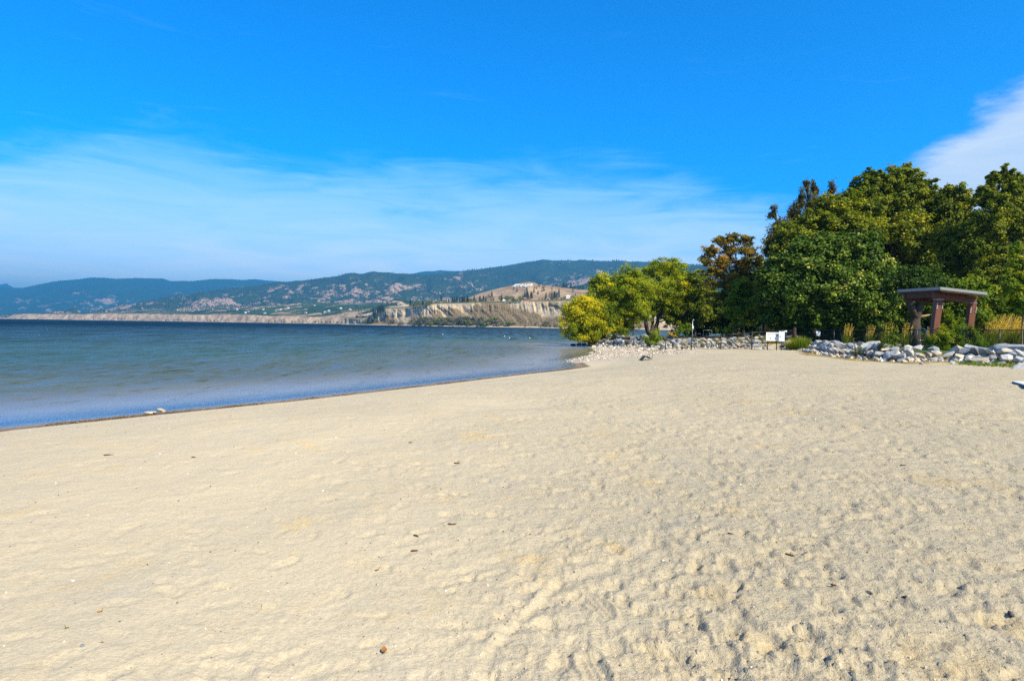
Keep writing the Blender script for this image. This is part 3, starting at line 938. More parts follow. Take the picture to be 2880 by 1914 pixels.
def leaf_cloud(blobs, n, size, rng, clump=0.28, spread=0.5, droop=0.0, narrow=0.5, shell=0.62, flat=0.75, core=2.2):
    """blobs: rows of (cx, cy, cz, rx, ry, rz, tint). Returns quad vertices, tint. Leaves sit in sprays around each lobe."""
    bl = np.array(blobs, float)
    area = (bl[:, 3] * bl[:, 5]) ** 0.9
    counts = np.maximum((n * area / area.sum()).astype(int), 8)
    P, Nn, Tn, Sz = [], [], [], []
    for b, cnt in zip(bl, counts):
        r_m = (b[3] * b[4] * b[5]) ** (1 / 3)
        nc = max(5, int(cnt / 95))
        u = rng.normal(size=(nc, 3)); u /= np.linalg.norm(u, axis=1)[:, None]
        rad = shell + (1.06 - shell) * rng.random(nc) ** 0.6
        rad *= 1 + 0.22 * vnoise(u[:, 0] * 2.3 + b[0], u[:, 2] * 2.3 + b[2], 3) * 2
        C = b[:3] + u * b[3:6] * rad[:, None]
        cr = r_m * clump * rng.uniform(0.6, 1.35, nc)
        ctint = b[6] + rng.normal(0, 0.17, nc)
        k = rng.integers(0, nc, cnt)
        o = rng.normal(size=(cnt, 3)) * 0.55
        o[:, 2] *= flat
        pos = C[k] + o * cr[k][:, None]
        pos[:, 2] -= droop * rng.random(cnt) ** 1.5 * cr[k] * 2
        outw = (pos - b[:3]) / b[3:6]
        outw /= np.linalg.norm(outw, axis=1)[:, None] + 1e-6
        nn = outw * 0.55 + rng.normal(size=(cnt, 3)) * spread + np.array([0, 0, 0.45])
        P.append(pos); Nn.append(nn)
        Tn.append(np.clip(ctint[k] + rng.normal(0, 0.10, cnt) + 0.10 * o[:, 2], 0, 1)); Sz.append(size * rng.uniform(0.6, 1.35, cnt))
        # bigger inner foliage that keeps the sky from showing through, tinted darker as crown shade
        ki = int(cnt * 0.09)
        u = rng.normal(size=(ki, 3)); u /= np.linalg.norm(u, axis=1)[:, None]
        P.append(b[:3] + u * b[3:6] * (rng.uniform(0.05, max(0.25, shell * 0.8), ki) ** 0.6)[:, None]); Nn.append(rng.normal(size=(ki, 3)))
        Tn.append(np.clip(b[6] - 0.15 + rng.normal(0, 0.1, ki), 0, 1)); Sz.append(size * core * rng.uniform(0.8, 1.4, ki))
    P = np.concatenate(P); Nn = np.concatenate(Nn); Tn = np.concatenate(Tn); Sz = np.concatenate(Sz)
    return leaf_quads(P, Nn, Sz, Tn, rng, narrow, droop)


def leaf_quads(P, Nn, Sz, Tn, rng, narrow=0.5, droop=0.0, dirv=None):
    m = len(P)
    Nn = Nn / (np.linalg.norm(Nn, axis=1)[:, None] + 1e-9)
    r_ = rng.normal(size=(m, 3)) if dirv is None else dirv + rng.normal(size=(m, 3)) * 0.25
    if droop and dirv is None:
        r_[:, 2] -= droop * 2
    a = r_ - (r_ * Nn).sum(1)[:, None] * Nn
    a /= np.linalg.norm(a, axis=1)[:, None] + 1e-9
    b = np.cross(Nn, a)
    h = Sz[:, None] * 0.5
    v = np.stack([P - a * h, P + b * h * narrow, P + a * h, P - b * h * narrow], 1).reshape(-1, 3)
    f = np.arange(4 * m).reshape(-1, 4)
    return v, f, np.repeat(Tn, 4)


WHERE = ['far left, before the russet tree', 'below the russet tree', 'right of the russet tree', 'behind the black wooden post', 'behind the big white sign', 'left of the maple trunk', 'behind the maple trunk', 'left of the tall weed', 'left of the old leaning trunk', 'behind the shelter', 'right of the shelter', 'behind the pale young trunk', 'just past the right edge']
def tree(name, label, base, d, blobs, n, leaf, mat, seed, trunk_r=0.22, trunks=None, clump=0.28, spread=0.5, droop=0.0, narrow=0.5,
         shell=0.62, bk=None, group=None, depth=0.8, twigs=0, flat=0.75, cat='tree', core=2.2):
    """base (px, py) fixes where the trunk meets the ground at distance d; blobs are (px, py, rx, ry[, dd, tint]) lobes seen at that distance."""
    rng = np.random.default_rng(seed)
    b0 = at_d(base[0], base[1], d); zg = gz(b0.x, b0.y)
    o = thing(name, label, cat, (b0.x, b0.y, zg), 0, group)
    bl = []
    for q in blobs:
        px, py, rx, ry = q[:4]
        dd = q[4] if len(q) > 4 else rng.uniform(-0.3, 0.3) * rx * d / F
        ti = q[5] if len(q) > 5 else 0.45
        c = at_d(px, py, d + dd); k = (d + dd) / F
        bl.append((c.x - b0.x, c.y - b0.y, c.z - zg, rx * k, rx * k * depth, ry * k, ti))
    v, f, tn = leaf_cloud(bl, int(n * 1.25), leaf * 1.15, rng, clump, spread, droop, min(0.8, narrow * 1.2), shell, flat, core)
    # trunk and limbs
    mb = MB(); rr_ = random.Random(seed)
    stems = trunks or [(0.0, 0.0)]
    top = max(b[2] for b in bl)
    forks = []
    for (sx, lean) in stems:
        fork = Vector((sx + lean * top * 0.3, 0, top * 0.38))
        q = []
        for k in range(6):
            t = k / 5
            p = Vector((sx * (0.3 + 0.7 * min(1, t * 3)), 0, -0.3)).lerp(fork, t)
            p += Vector((rr_.uniform(-1, 1), rr_.uniform(-1, 1), 0)) * trunk_r * 0.35 * (k > 0)
            q.append(p)
        mb.tube(q, [trunk_r * (1.35 if k == 0 else 1.0 - 0.09 * k) for k in range(6)], 9)
        forks.append(q[-1])
    for b in sorted(bl, key=lambda b: -b[3])[:26]:
        c = Vector(b[:3]); fk = min(forks, key=lambda p: (p - c).length)
        st = fk.lerp(Vector((fk.x, fk.y, 0.3)), rr_.uniform(0, 0.25)) if c.z > fk.z else fk.lerp(Vector((fk.x, fk.y, 0)), min(0.6, max(0, (fk.z - c.z) / fk.z)))
        mid = st.lerp(c, 0.5) + Vector((rr_.uniform(-.1, .1), rr_.uniform(-.1, .1), 0.12)) * (c - st).length
        L = (c - st).length
        r0 = min(trunk_r * 0.55, 0.03 * L + 0.03)
        mb.tube([st, st.lerp(mid, 0.5) + Vector((0, 0, 0.03 * L)), mid, c], [r0, r0 * 0.8, r0 * 0.6, r0 * 0.22], 6, False)
        for k in range(5 + twigs):
            u = Vector((rr_.gauss(0, 1), rr_.gauss(0, 1), rr_.gauss(0.25, 1))).normalized()
            e = c + Vector((u.x * b[3], u.y * b[4], u.z * b[5])) * rr_.uniform(0.75, 1.05)
            s_ = mid.lerp(c, rr_.uniform(0.1, 1))
            mb.tube([s_, s_.lerp(e, 0.5) + Vector((0, 0, 0.06 * (e - s_).length)), e], [r0 * 0.38, r0 * 0.25, 0.012], 4, False)
    link('trunk', mb.mesh('trunk', bk or bark, True), o)
    link('crown', np_mesh('crown', v, f, [LM[mat]], False, {'tint': tn}), o)
    return o

# headland trees
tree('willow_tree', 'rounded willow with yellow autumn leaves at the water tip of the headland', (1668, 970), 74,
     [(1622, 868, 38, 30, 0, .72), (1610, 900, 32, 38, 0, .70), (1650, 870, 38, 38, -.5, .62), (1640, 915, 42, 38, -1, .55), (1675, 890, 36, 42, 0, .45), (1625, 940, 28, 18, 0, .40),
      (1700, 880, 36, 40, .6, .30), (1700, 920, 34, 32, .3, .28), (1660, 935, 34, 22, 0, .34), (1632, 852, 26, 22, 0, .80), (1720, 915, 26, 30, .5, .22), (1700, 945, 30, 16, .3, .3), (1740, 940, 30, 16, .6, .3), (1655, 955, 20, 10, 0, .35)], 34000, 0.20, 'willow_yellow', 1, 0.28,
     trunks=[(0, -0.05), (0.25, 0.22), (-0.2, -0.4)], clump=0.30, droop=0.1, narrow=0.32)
tree('willow_tree', 'yellow-green tree with two dark stems just behind the yellow willow', (1722, 945), 80,
     [(1672, 800, 20, 24, 0, .35), (1700, 800, 36, 30, 0, .72), (1725, 805, 34, 34, 0, .6), (1690, 840, 40, 40, 0, .40), (1735, 855, 42, 44, 0, .30), (1760, 880, 36, 40, 0, .25), (1700, 880, 36, 40, 0, .22), (1730, 910, 40, 26, 0, .22), (1765, 915, 34, 22, 0, .3), (1700, 825, 44, 36, 0, .5), (1750, 830, 40, 40, 0, .45)],
     24000, 0.20, 'willow_green', 2, 0.2, trunks=[(0, -0.25), (0.5, 0.1)], droop=0.2, narrow=0.3)
tree('slender_tree', 'slender young tree with a straight dark stem among the grey headland boulders', (1781, 948), 76,
     [(1768, 768, 26, 26, 0, .5), (1790, 780, 34, 28, 0, .55), (1780, 810, 46, 36, 0, .45), (1800, 845, 44, 34, 0, .5), (1765, 850, 36, 34, 0, .4), (1790, 880, 34, 24, 0, .45), (1815, 880, 24, 24, 0, .5), (1800, 805, 44, 36, 0, .5), (1750, 800, 34, 34, 0, .5)],
     16000, 0.19, 'willow_green', 3, 0.11, droop=0.2, narrow=0.32)
tree('forked_tree', 'broad yellow-green tree with a forked trunk, tallest on the headland', (1833, 930), 84,
     [(1880, 742, 30, 18, 0, .40), (1850, 752, 34, 26, 0, .55), (1820, 765, 24, 22, 0, .5), (1900, 752, 40, 28, 0, .5), (1870, 790, 50, 36, 0, .45), (1920, 785, 44, 36, 0, .48), (1950, 815, 34, 40, 0, .5), (1830, 810, 40, 40, 0, .38),
      (1880, 840, 54, 42, 0, .40), (1930, 850, 50, 42, 0, .45), (1960, 870, 30, 34, 0, .42), (1835, 862, 34, 32, 0, .36), (1895, 885, 40, 24, 0, .35), (1940, 898, 30, 20, 0, .4), (1905, 905, 36, 18, 0, .4), (1870, 820, 56, 44, -1, .5), (1970, 840, 30, 36, 0, .5), (1925, 815, 50, 44, -1, .5)],
     42000, 0.21, 'willow_green', 4, 0.34, trunks=[(-0.1, -0.45), (0.15, 0.3), (0.0, 0.05)], droop=0.25, narrow=0.3, clump=0.24)
tree('russet_tree', 'tall open tree with rust-brown leaves and sky showing through its top', (2062, 940), 74,
     [(2025, 672, 24, 14, 0, .5), (2060, 668, 30, 16, 0, .45), (2100, 672, 28, 14, 0, .4), (1998, 705, 30, 14, 0, .62), (2050, 700, 34, 16, 0, .6), (2110, 705, 34, 18, 0, .45), (1985, 735, 24, 14, 0, .65), (2035, 735, 40, 18, 0, .6),
      (2090, 740, 40, 22, 0, .45), (2135, 740, 22, 22, 0, .35), (2010, 765, 36, 16, 0, .62), (2065, 775, 40, 22, 0, .5), (2110, 780, 36, 28, 0, .35), (2025, 800, 40, 18, 0, .55), (2080, 810, 44, 28, 0, .3), (2040, 835, 44, 20, 0, .4), (2125, 820, 30, 34, 0, .25)],
     24000, 0.19, 'russet', 5, 0.26, trunks=[(0, 0.05), (0.5, 0.12)], clump=0.34, narrow=0.45, shell=0.35, twigs=5, flat=0.5, depth=1.0)
tree('green_tree', 'small bright green tree under the rust-brown tree', (2093, 938), 68,
     [(2090, 805, 30, 24, 0, .6), (2075, 835, 36, 30, 0, .5), (2105, 845, 30, 36, 0, .5), (2080, 872, 40, 28, 0, .45), (2110, 885, 26, 26, 0, .45)], 9000, 0.18, 'fresh', 6, 0.13, droop=0.2)
for k, (bx, d, bl, lab, mt) in enumerate([
    (1955, 82, [(1965, 790, 30, 30), (1975, 830, 36, 36), (1960, 870, 40, 34), (1985, 885, 36, 30)], 'shaded green tree in the gap right of the forked headland tree', 'olive'),
    (1992, 88, [(2000, 850, 44, 40), (1990, 890, 40, 28), (2020, 875, 36, 34)], 'dark tree whose bare trunk stands between the two greener park-edge trees', 'dark'),
    (2030, 84, [(2040, 860, 46, 34), (2030, 895, 40, 24), (2060, 880, 40, 30)], 'dark-leaved tree directly below the rust-brown crown', 'dark'),
    (2145, 80, [(2150, 800, 36, 44), (2140, 850, 44, 44), (2165, 880, 44, 40), (2130, 890, 36, 28), (2190, 900, 40, 26)], 'dark leafy tree filling the gap left of the big maple', 'dark')]):
    tree('park_tree', lab, (bx, 938), d, [tuple(b) + (0, 0.4) for b in bl], 9000, 0.2, mt, 20 + k, 0.16, group=None, clump=0.26)

tree('park_tree', 'olive green tree filling the shoulder between the maple and the wispy treetop', (2290, 936), 64,
     [(2300, 620, 50, 36, 0, .5), (2235, 665, 50, 40, 0, .45), (2345, 590, 50, 40, 0, .5), (2200, 715, 44, 40, 0, .4), (2280, 690, 60, 44, -1, .5), (2385, 565, 40, 34, 0, .5), (2370, 640, 60, 50, -1, .55), (2180, 760, 36, 40, 0, .4), (2420, 650, 60, 46, -1, .55)],
     30000, 0.21, 'olive', 37, 0.26, clump=0.22, narrow=0.5, shell=0.6)
# the big maple and the taller trees behind it
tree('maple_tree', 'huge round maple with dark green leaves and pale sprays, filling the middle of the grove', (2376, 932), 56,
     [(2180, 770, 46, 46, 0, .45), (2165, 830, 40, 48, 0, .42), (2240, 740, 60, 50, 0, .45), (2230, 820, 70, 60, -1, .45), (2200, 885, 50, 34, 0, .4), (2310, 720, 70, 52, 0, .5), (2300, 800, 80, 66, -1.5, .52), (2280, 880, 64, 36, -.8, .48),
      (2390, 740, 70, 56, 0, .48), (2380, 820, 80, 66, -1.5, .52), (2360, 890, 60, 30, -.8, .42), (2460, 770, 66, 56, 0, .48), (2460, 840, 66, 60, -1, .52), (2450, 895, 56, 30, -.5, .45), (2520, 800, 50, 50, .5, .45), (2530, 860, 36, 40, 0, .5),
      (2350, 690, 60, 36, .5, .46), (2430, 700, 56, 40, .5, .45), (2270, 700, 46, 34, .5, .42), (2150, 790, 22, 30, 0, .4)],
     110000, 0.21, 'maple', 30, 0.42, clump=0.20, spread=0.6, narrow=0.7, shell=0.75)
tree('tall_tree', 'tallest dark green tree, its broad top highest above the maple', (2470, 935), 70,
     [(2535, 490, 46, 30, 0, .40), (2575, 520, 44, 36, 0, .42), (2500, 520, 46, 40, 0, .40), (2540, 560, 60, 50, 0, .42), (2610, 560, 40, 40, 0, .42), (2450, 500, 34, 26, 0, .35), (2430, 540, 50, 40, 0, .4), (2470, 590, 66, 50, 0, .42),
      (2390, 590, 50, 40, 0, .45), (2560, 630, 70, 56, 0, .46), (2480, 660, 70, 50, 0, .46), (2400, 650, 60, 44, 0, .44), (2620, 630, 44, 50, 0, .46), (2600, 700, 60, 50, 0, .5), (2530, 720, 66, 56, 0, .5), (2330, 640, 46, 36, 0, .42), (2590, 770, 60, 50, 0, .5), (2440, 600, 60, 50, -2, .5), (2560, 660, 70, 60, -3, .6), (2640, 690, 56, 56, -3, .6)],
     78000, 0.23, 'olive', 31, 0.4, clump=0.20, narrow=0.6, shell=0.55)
tree('wispy_tree', 'thin-topped tree with dark reddish spiky twigs left of the tallest tree', (2235, 938), 67,
     [(2268, 520, 10, 24, 0, .3), (2290, 530, 12, 24, 0, .35), (2252, 560, 14, 30, 0, .3), (2282, 575, 22, 30, 0, .5), (2340, 535, 14, 22, 0, .3), (2325, 575, 30, 28, 0, .6), (2300, 600, 34, 30, 0, .5), (2230, 600, 18, 26, 0, .3), (2255, 620, 30, 30, 0, .4),
      (2210, 640, 24, 24, 0, .35), (2175, 600, 12, 22, 0, .3), (2185, 640, 18, 28, 0, .3), (2165, 670, 18, 22, 0, .35), (2200, 680, 34, 28, 0, .3), (2250, 670, 44, 34, 0, .3), (2310, 650, 44, 34, 0, .3), (2370, 580, 30, 28, 0, .5), (2200, 715, 40, 30, 0, .2), (2160, 700, 20, 20, 0, .4)],
     26000, 0.17, 'wispy', 32, 0.22, clump=0.38, narrow=0.4, shell=0.2, twigs=9, flat=1.3, depth=1.0)
tree('park_tree', 'olive green tree rising right of the tallest tree, above the shelter', (2690, 935), 68,
     [(2680, 545, 40, 26, 0, .45), (2650, 575, 40, 36, 0, .45), (2710, 575, 46, 36, 0, .5), (2660, 630, 56, 50, 0, .48), (2730, 640, 56, 50, 0, .5), (2640, 690, 56, 50, 0, .45), (2710, 710, 66, 50, 0, .5), (2670, 760, 66, 46, 0, .5), (2620, 770, 46, 40, 0, .4), (2690, 680, 60, 50, -3, .6), (2650, 740, 60, 46, -3, .55), (2740, 700, 60, 50, -3, .6), (2740, 770, 56, 40, -3, .6)],
     50000, 0.22, 'olive', 33, 0.3, clump=0.23, narrow=0.5, shell=0.7)
tree('park_tree', 'tall green tree at the right edge of the grove with pointed leafy tips', (2830, 940), 62,
     [(2790, 510, 16, 30, 0, .5), (2775, 550, 30, 34, 0, .45), (2825, 500, 18, 36, 0, .5), (2850, 520, 26, 44, 0, .5), (2820, 570, 50, 44, 0, .46), (2880, 560, 40, 60, 0, .45), (2790, 630, 56, 54, 0, .45), (2860, 650, 60, 60, 0, .45), (2770, 700, 56, 50, 0, .45),
      (2840, 730, 66, 56, 0, .45), (2900, 760, 60, 70, 0, .42), (2780, 770, 56, 46, 0, .42), (2950, 640, 66, 90, 0, .45), (2840, 800, 60, 40, 0, .4)],
     52000, 0.21, 'olive', 34, 0.34, clump=0.23, narrow=0.5, shell=0.7)
tree('park_tree', 'deep green bushy tree seen between and behind the shelter posts', (2690, 945), 55,
     [(2650, 830, 50, 40, 0, .4), (2720, 820, 56, 40, 0, .45), (2780, 840, 46, 44, 0, .5), (2680, 880, 50, 36, 0, .4), (2740, 880, 50, 36, 0, .45), (2800, 880, 36, 30, 0, .5), (2620, 870, 30, 30, 0, .3)],
     26000, 0.2, 'fresh', 35, 0.2, clump=0.24)
tree('young_tree', 'young street-size tree with a thin pale trunk at the far right edge', (2874, 965), 38,
     [(2860, 700, 22, 30, 0, .6), (2870, 750, 34, 40, 0, .6), (2850, 800, 34, 36, 0, .6), (2895, 800, 44, 50, 0, .6), (2862, 850, 40, 30, 0, .5), (2900, 860, 40, 30, 0, .5)],
     12000, 0.12, 'fresh', 36, 0.06, bk=bark_pale, clump=0.26, shell=0.4)
# dark understorey closing the grove near the ground
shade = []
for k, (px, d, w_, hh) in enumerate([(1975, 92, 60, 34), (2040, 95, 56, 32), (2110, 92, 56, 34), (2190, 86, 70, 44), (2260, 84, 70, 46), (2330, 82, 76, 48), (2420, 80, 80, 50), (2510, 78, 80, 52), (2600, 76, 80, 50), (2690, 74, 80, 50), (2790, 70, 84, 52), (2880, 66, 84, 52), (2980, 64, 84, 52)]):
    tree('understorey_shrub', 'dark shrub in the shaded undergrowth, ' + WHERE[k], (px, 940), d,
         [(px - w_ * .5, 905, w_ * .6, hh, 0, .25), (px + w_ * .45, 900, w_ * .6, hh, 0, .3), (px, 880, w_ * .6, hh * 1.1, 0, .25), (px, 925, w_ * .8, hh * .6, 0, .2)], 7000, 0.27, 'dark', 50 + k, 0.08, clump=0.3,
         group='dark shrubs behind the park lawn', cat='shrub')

# ------------------------------------------------------------------ low plants
def project(X, Y, Z):
    dx_, dy_, dz_ = X, Y, Z - H
    a = dx_ * RT.x + dy_ * RT.y + dz_ * RT.z; b = dx_ * UP.x + dy_ * UP.y + dz_ * UP.z; c = dx_ * fw.x + dy_ * fw.y + dz_ * fw.z
    c = np.maximum(c, 1e-3)
    return 1440 + F * a / c, 957 - F * b / c


def shrub(name, label, base, d, blobs, n, leaf, mat, seed, cat='shrub', zoff=0.0, group=None, **kw):
    rng = np.random.default_rng(seed)
    b0 = at_d(base[0], base[1], d); zg = gz(b0.x, b0.y) + zoff
    o = thing(name, label, cat, (b0.x, b0.y, zg), 0, group)
    bl = []
    for px, py, rx, ry, ti in blobs:
        c = at_d(px, py, d + rng.uniform(-.3, .3)); k = d / F
        bl.append((c.x - b0.x, c.y - b0.y, c.z - zg, rx * k, rx * k, ry * k, ti))
    v, f, tn = leaf_cloud(bl, n, leaf, rng, kw.get('clump', 0.3), 0.6, 0, kw.get('narrow', 0.4), kw.get('shell', 0.5), kw.get('flat', 1.0), 1.6)
    mb = MB(); rr_ = random.Random(seed)
    for b in bl:
        for _ in range(3):
            c = Vector(b[:3]) + Vector((rr_.uniform(-.6, .6) * b[3], rr_.uniform(-.6, .6) * b[4], b[5] * .4))
            mb.tube([(c.x * 0.15, c.y * 0.15, -0.1), (c.x * 0.6, c.y * 0.6, c.z * 0.5), tuple(c)], [0.02, 0.014, 0.006], 4, False)
    link('stem', mb.mesh('stem', bark), o)['kind'] = 'stuff'
    link('foliage', np_mesh('foliage', v, f, [LM[mat]], False, {'tint': tn}), o)
    return o


def blade_mesh(name, n, w, hgt, bw, mat, rng, lean=(0.0, 0.0), plume=0.0, tint=(0.2, 0.8), spread=0.35):
    """A clump of arching blades rooted in an ellipse w wide; each blade is two quads, some carry a plume."""
    V, Fc, T = [], [], []
    a = rng.uniform(0, 2 * math.pi, n); r_ = np.sqrt(rng.random(n)) * 0.5
    bx = np.cos(a) * r_ * w * 0.7; by = np.sin(a) * r_ * w * 0.7
    hh = hgt * rng.uniform(0.55, 1.0, n) * (1 - 0.45 * r_)
    ox = np.cos(a) * spread * hh * r_ * 2 + lean[0] * hh + rng.normal(0, 0.06, n) * hh
    oy = np.sin(a) * spread * hh * r_ * 2 + lean[1] * hh + rng.normal(0, 0.06, n) * hh
    fa = rng.uniform(0, math.pi, n)
    wx = np.cos(fa) * bw / 2; wy = np.sin(fa) * bw / 2
    pts = []
    for t, k in ((0.0, 0.8), (0.55, 1.0), (1.0, 0.12)):
        x = bx + ox * t ** 1.6; y = by + oy * t ** 1.6; z = hh * t
        pts.append(np.stack([x - wx * k, y - wy * k, z], -1)); pts.append(np.stack([x + wx * k, y + wy * k, z], -1))
    V = np.stack(pts, 1).reshape(-1, 3)
    i = np.arange(n)[:, None] * 6
    f = np.concatenate([i + np.array([[0, 1, 3, 2]]), i + np.array([[2, 3, 5, 4]])])
    tt = np.repeat(rng.uniform(tint[0], tint[1], n), 6) + np.tile([-.15, -.15, 0, 0, .15, .15], n)
    return V, f, np.clip(tt, 0, 1)


def tuft(name, label, px, py, d, w, hgt, n, mat, seed, lean=(0, 0), plume_mat=None, cat='grass clump', group=None, tint=(0.2, 0.8)):
    rng = np.random.default_rng(seed)
    b0 = at_d(px, py, d); zg = gz(b0.x, b0.y)
    o = thing(name, label, cat, (b0.x, b0.y, zg), 0, group)
    V, f, t = blade_mesh('blades', n, w, hgt, 0.022, None, rng, lean, tint=tint)
    link('blades', np_mesh('blades', V, f, [LM[mat]], False, {'tint': t}), o)
    if plume_mat:
        m = int(n * 0.35)
        a = rng.uniform(0, 2 * math.pi, m); r_ = np.sqrt(rng.random(m)) * 0.5
        hz = hgt * rng.uniform(0.85, 1.25, m)
        P = []; S = []; T = []
        for k in range(7):
            t_ = 0.66 + 0.06 * k
            P.append(np.stack([np.cos(a) * r_ * w * (0.7 + 0.5 * t_) + lean[0] * hz * t_ ** 1.6, np.sin(a) * r_ * w * (0.7 + 0.5 * t_) + lean[1] * hz * t_ ** 1.6, hz * t_], -1) + rng.normal(0, 0.012, (m, 3)))
            S.append(np.full(m, 0.10)); T.append(rng.uniform(0.3, 1, m))
        v, f2, tn = leaf_quads(np.concatenate(P), rng.normal(size=(m * 7, 3)), np.concatenate(S), np.concatenate(T), rng, 0.28, dirv=np.array([lean[0], lean[1], 1.0]))
        link('plume', np_mesh('plume', v, f2, [LM[plume_mat]], False, {'tint': tn}), o)
    return o

# shrubs on and behind the bank
shrub('shrub', 'feathery bright green shrub at the right end of the headland boulders', (1838, 975), 60,
      [(1822, 955, 16, 12, .6), (1840, 945, 18, 18, .7), (1856, 950, 16, 16, .65), (1835, 965, 26, 10, .5), (1862, 962, 12, 9, .6), (1850, 935, 10, 12, .8)], 4200, 0.16, 'fresh', 101, narrow=0.22)
shrub('shrub', 'round tan dry bush beside the path behind the headland', (1895, 945), 68, [(1892, 938, 9, 7, .5), (1903, 937, 8, 8, .6), (1884, 941, 7, 5, .5)], 1500, 0.12, 'tan', 102)
shrub('shrub', 'large dense green bush in front of the shelter, leaning right over the boulders', (2690, 985), 38.6,
      [(2645, 960, 30, 30, .55), (2665, 940, 26, 26, .75), (2690, 935, 24, 28, .5), (2700, 965, 40, 26, .3), (2730, 960, 34, 24, .3), (2755, 965, 28, 18, .35), (2680, 905, 12, 18, .6), (2705, 910, 14, 16, .5), (2720, 935, 22, 18, .35), (2660, 975, 34, 14, .35), (2625, 965, 16, 18, .6)],
      15000, 0.10, 'fresh', 103)
shrub('shrub', 'dark bush with small pale dots between the two tallest boulders', (2480, 1000), 35.0, [(2478, 985, 14, 16, .15), (2495, 990, 12, 12, .15), (2468, 1000, 13, 9, .15), (2488, 1003, 14, 8, .1), (2478, 970, 9, 9, .2)], 3400, 0.07, 'dark', 104)
shrub('weed', 'tall feathery green weed standing up above the fence rail', (2510, 1000), 35.5,
      [(2505, 920, 5, 16, .7), (2512, 940, 8, 18, .6), (2500, 950, 9, 20, .5), (2523, 925, 4, 14, .7), (2518, 955, 10, 18, .5), (2505, 975, 13, 18, .45), (2522, 985, 10, 14, .5), (2492, 935, 5, 14, .6), (2506, 905, 3, 10, .6), (2498, 992, 12, 10, .7)], 5200, 0.075, 'fresh', 105, cat='weed', narrow=0.25)
shrub('weed', 'thin see-through green weed in front of the pale boulders left of the dark bush', (2416, 1008), 36.5, [(2410, 985, 9, 16, .5), (2420, 975, 8, 14, .5), (2428, 990, 9, 12, .5), (2400, 990, 8, 10, .4), (2398, 955, 4, 8, .7)], 1300, 0.06, 'fresh', 106, cat='weed', narrow=0.22)
tuft('grass_clump', 'tall green grass clump at the gap between the two rock banks', 2252, 985, 50, 1.6, 1.25, 900, 'fresh', 110)
tuft('grass_clump', 'yellow-green grass clump left of the gap in the rock bank', 2232, 984, 50.5, 1.6, 0.85, 800, 'olive', 111, tint=(0.4, 1))
for k, (px, d, w_, hh, lab) in enumerate([(2380, 47, 1.0, 1.45, 'small tan grass clump under the maple trunk behind the fence'), (2441, 46, 0.8, 1.4, 'narrow orange-tan grass clump behind the fence, left of the tall weed'),
        (2492, 45, 1.2, 1.55, 'tan feather grass clump directly behind the tall green weed'), (2546, 44, 1.0, 1.5, 'orange feather grass clump left of the dark leaning trunk'), (2607, 43, 0.6, 1.35, 'thin tan grass tuft in front of the left shelter post')]):
    tuft('feather_grass', lab, px, 960, d, w_ * 0.6, hh * 0.93, 120, 'olive', 120 + k, lean=(0.15, 0), plume_mat='tan', group='feather grasses behind the fence', tint=(0.1, 0.7))
for k, (px, d, w_, lab) in enumerate([(2785, 42, 1.5, 'broad tan feather grass right of the shelter, left of its twin'), (2822, 42.5, 1.6, 'big golden feather grass between the shelter and the young tree'), (2860, 42, 1.5, 'golden feather grass beside the pale trunk at the right edge'), (2905, 42, 1.7, 'golden feather grass just beyond the right edge')]):
    tuft('feather_grass', lab, px, 960, d, w_ * 0.8, 1.9, 420, 'olive', 130 + k, lean=(0.32, 0), plume_mat='tan', group='feather grasses behind the fence', tint=(0.1, 0.6))

# clipped dark hedge strip behind the lawn
def hedge():
    rng = np.random.default_rng(77)
    P = []; n = 15000
    t = rng.random(n)
    A = [at_d(2255, 955, 62), at_d(2440, 955, 56), at_d(2640, 955, 52), at_d(2800, 955, 49), at_d(3000, 955, 48)]
    xs = np.interp(t, np.linspace(0, 1, 5), [a.x for a in A]); ys = np.interp(t, np.linspace(0, 1, 5), [a.y for a in A])
    zt = rng.random(n) ** 0.8
    z = 1.15 + zt * (1.0 + 0.25 * vnoise(xs * 0.8, ys * 0, 4))
    P = np.stack([xs + rng.normal(0, .1, n), ys + rng.uniform(-0.6, 0.6, n), z], -1)
    v, f, tn = leaf_quads(P, rng.normal(size=(n, 3)) + np.array([0, -.4, .5]), np.full(n, 0.13) * rng.uniform(.7, 1.4, n), rng.uniform(0.0, 0.5, n), rng, 0.6)
    b0 = at_d(2255, 955, 62)
    o = thing('hedge', 'long low dark hedge at the back of the park lawn', 'hedge', (b0.x, b0.y, 1.15))
    v = v - np.array([b0.x, b0.y, 1.15])
    link('foliage', np_mesh('foliage', v, f, [LM['dark']], False, {'tint': tn}), o)
    mb = MB()
    for t_ in np.linspace(0.01, 0.99, 46):
        x = float(np.interp(t_, np.linspace(0, 1, 5), [a.x for a in A])); y = float(np.interp(t_, np.linspace(0, 1, 5), [a.y for a in A]))
        mb.tube([(x - b0.x, y - b0.y, -0.1), (x - b0.x, y - b0.y, 0.8)], 0.02, 5)
    link('stem', mb.mesh('stem', bark), o)['kind'] = 'stuff'
hedge()

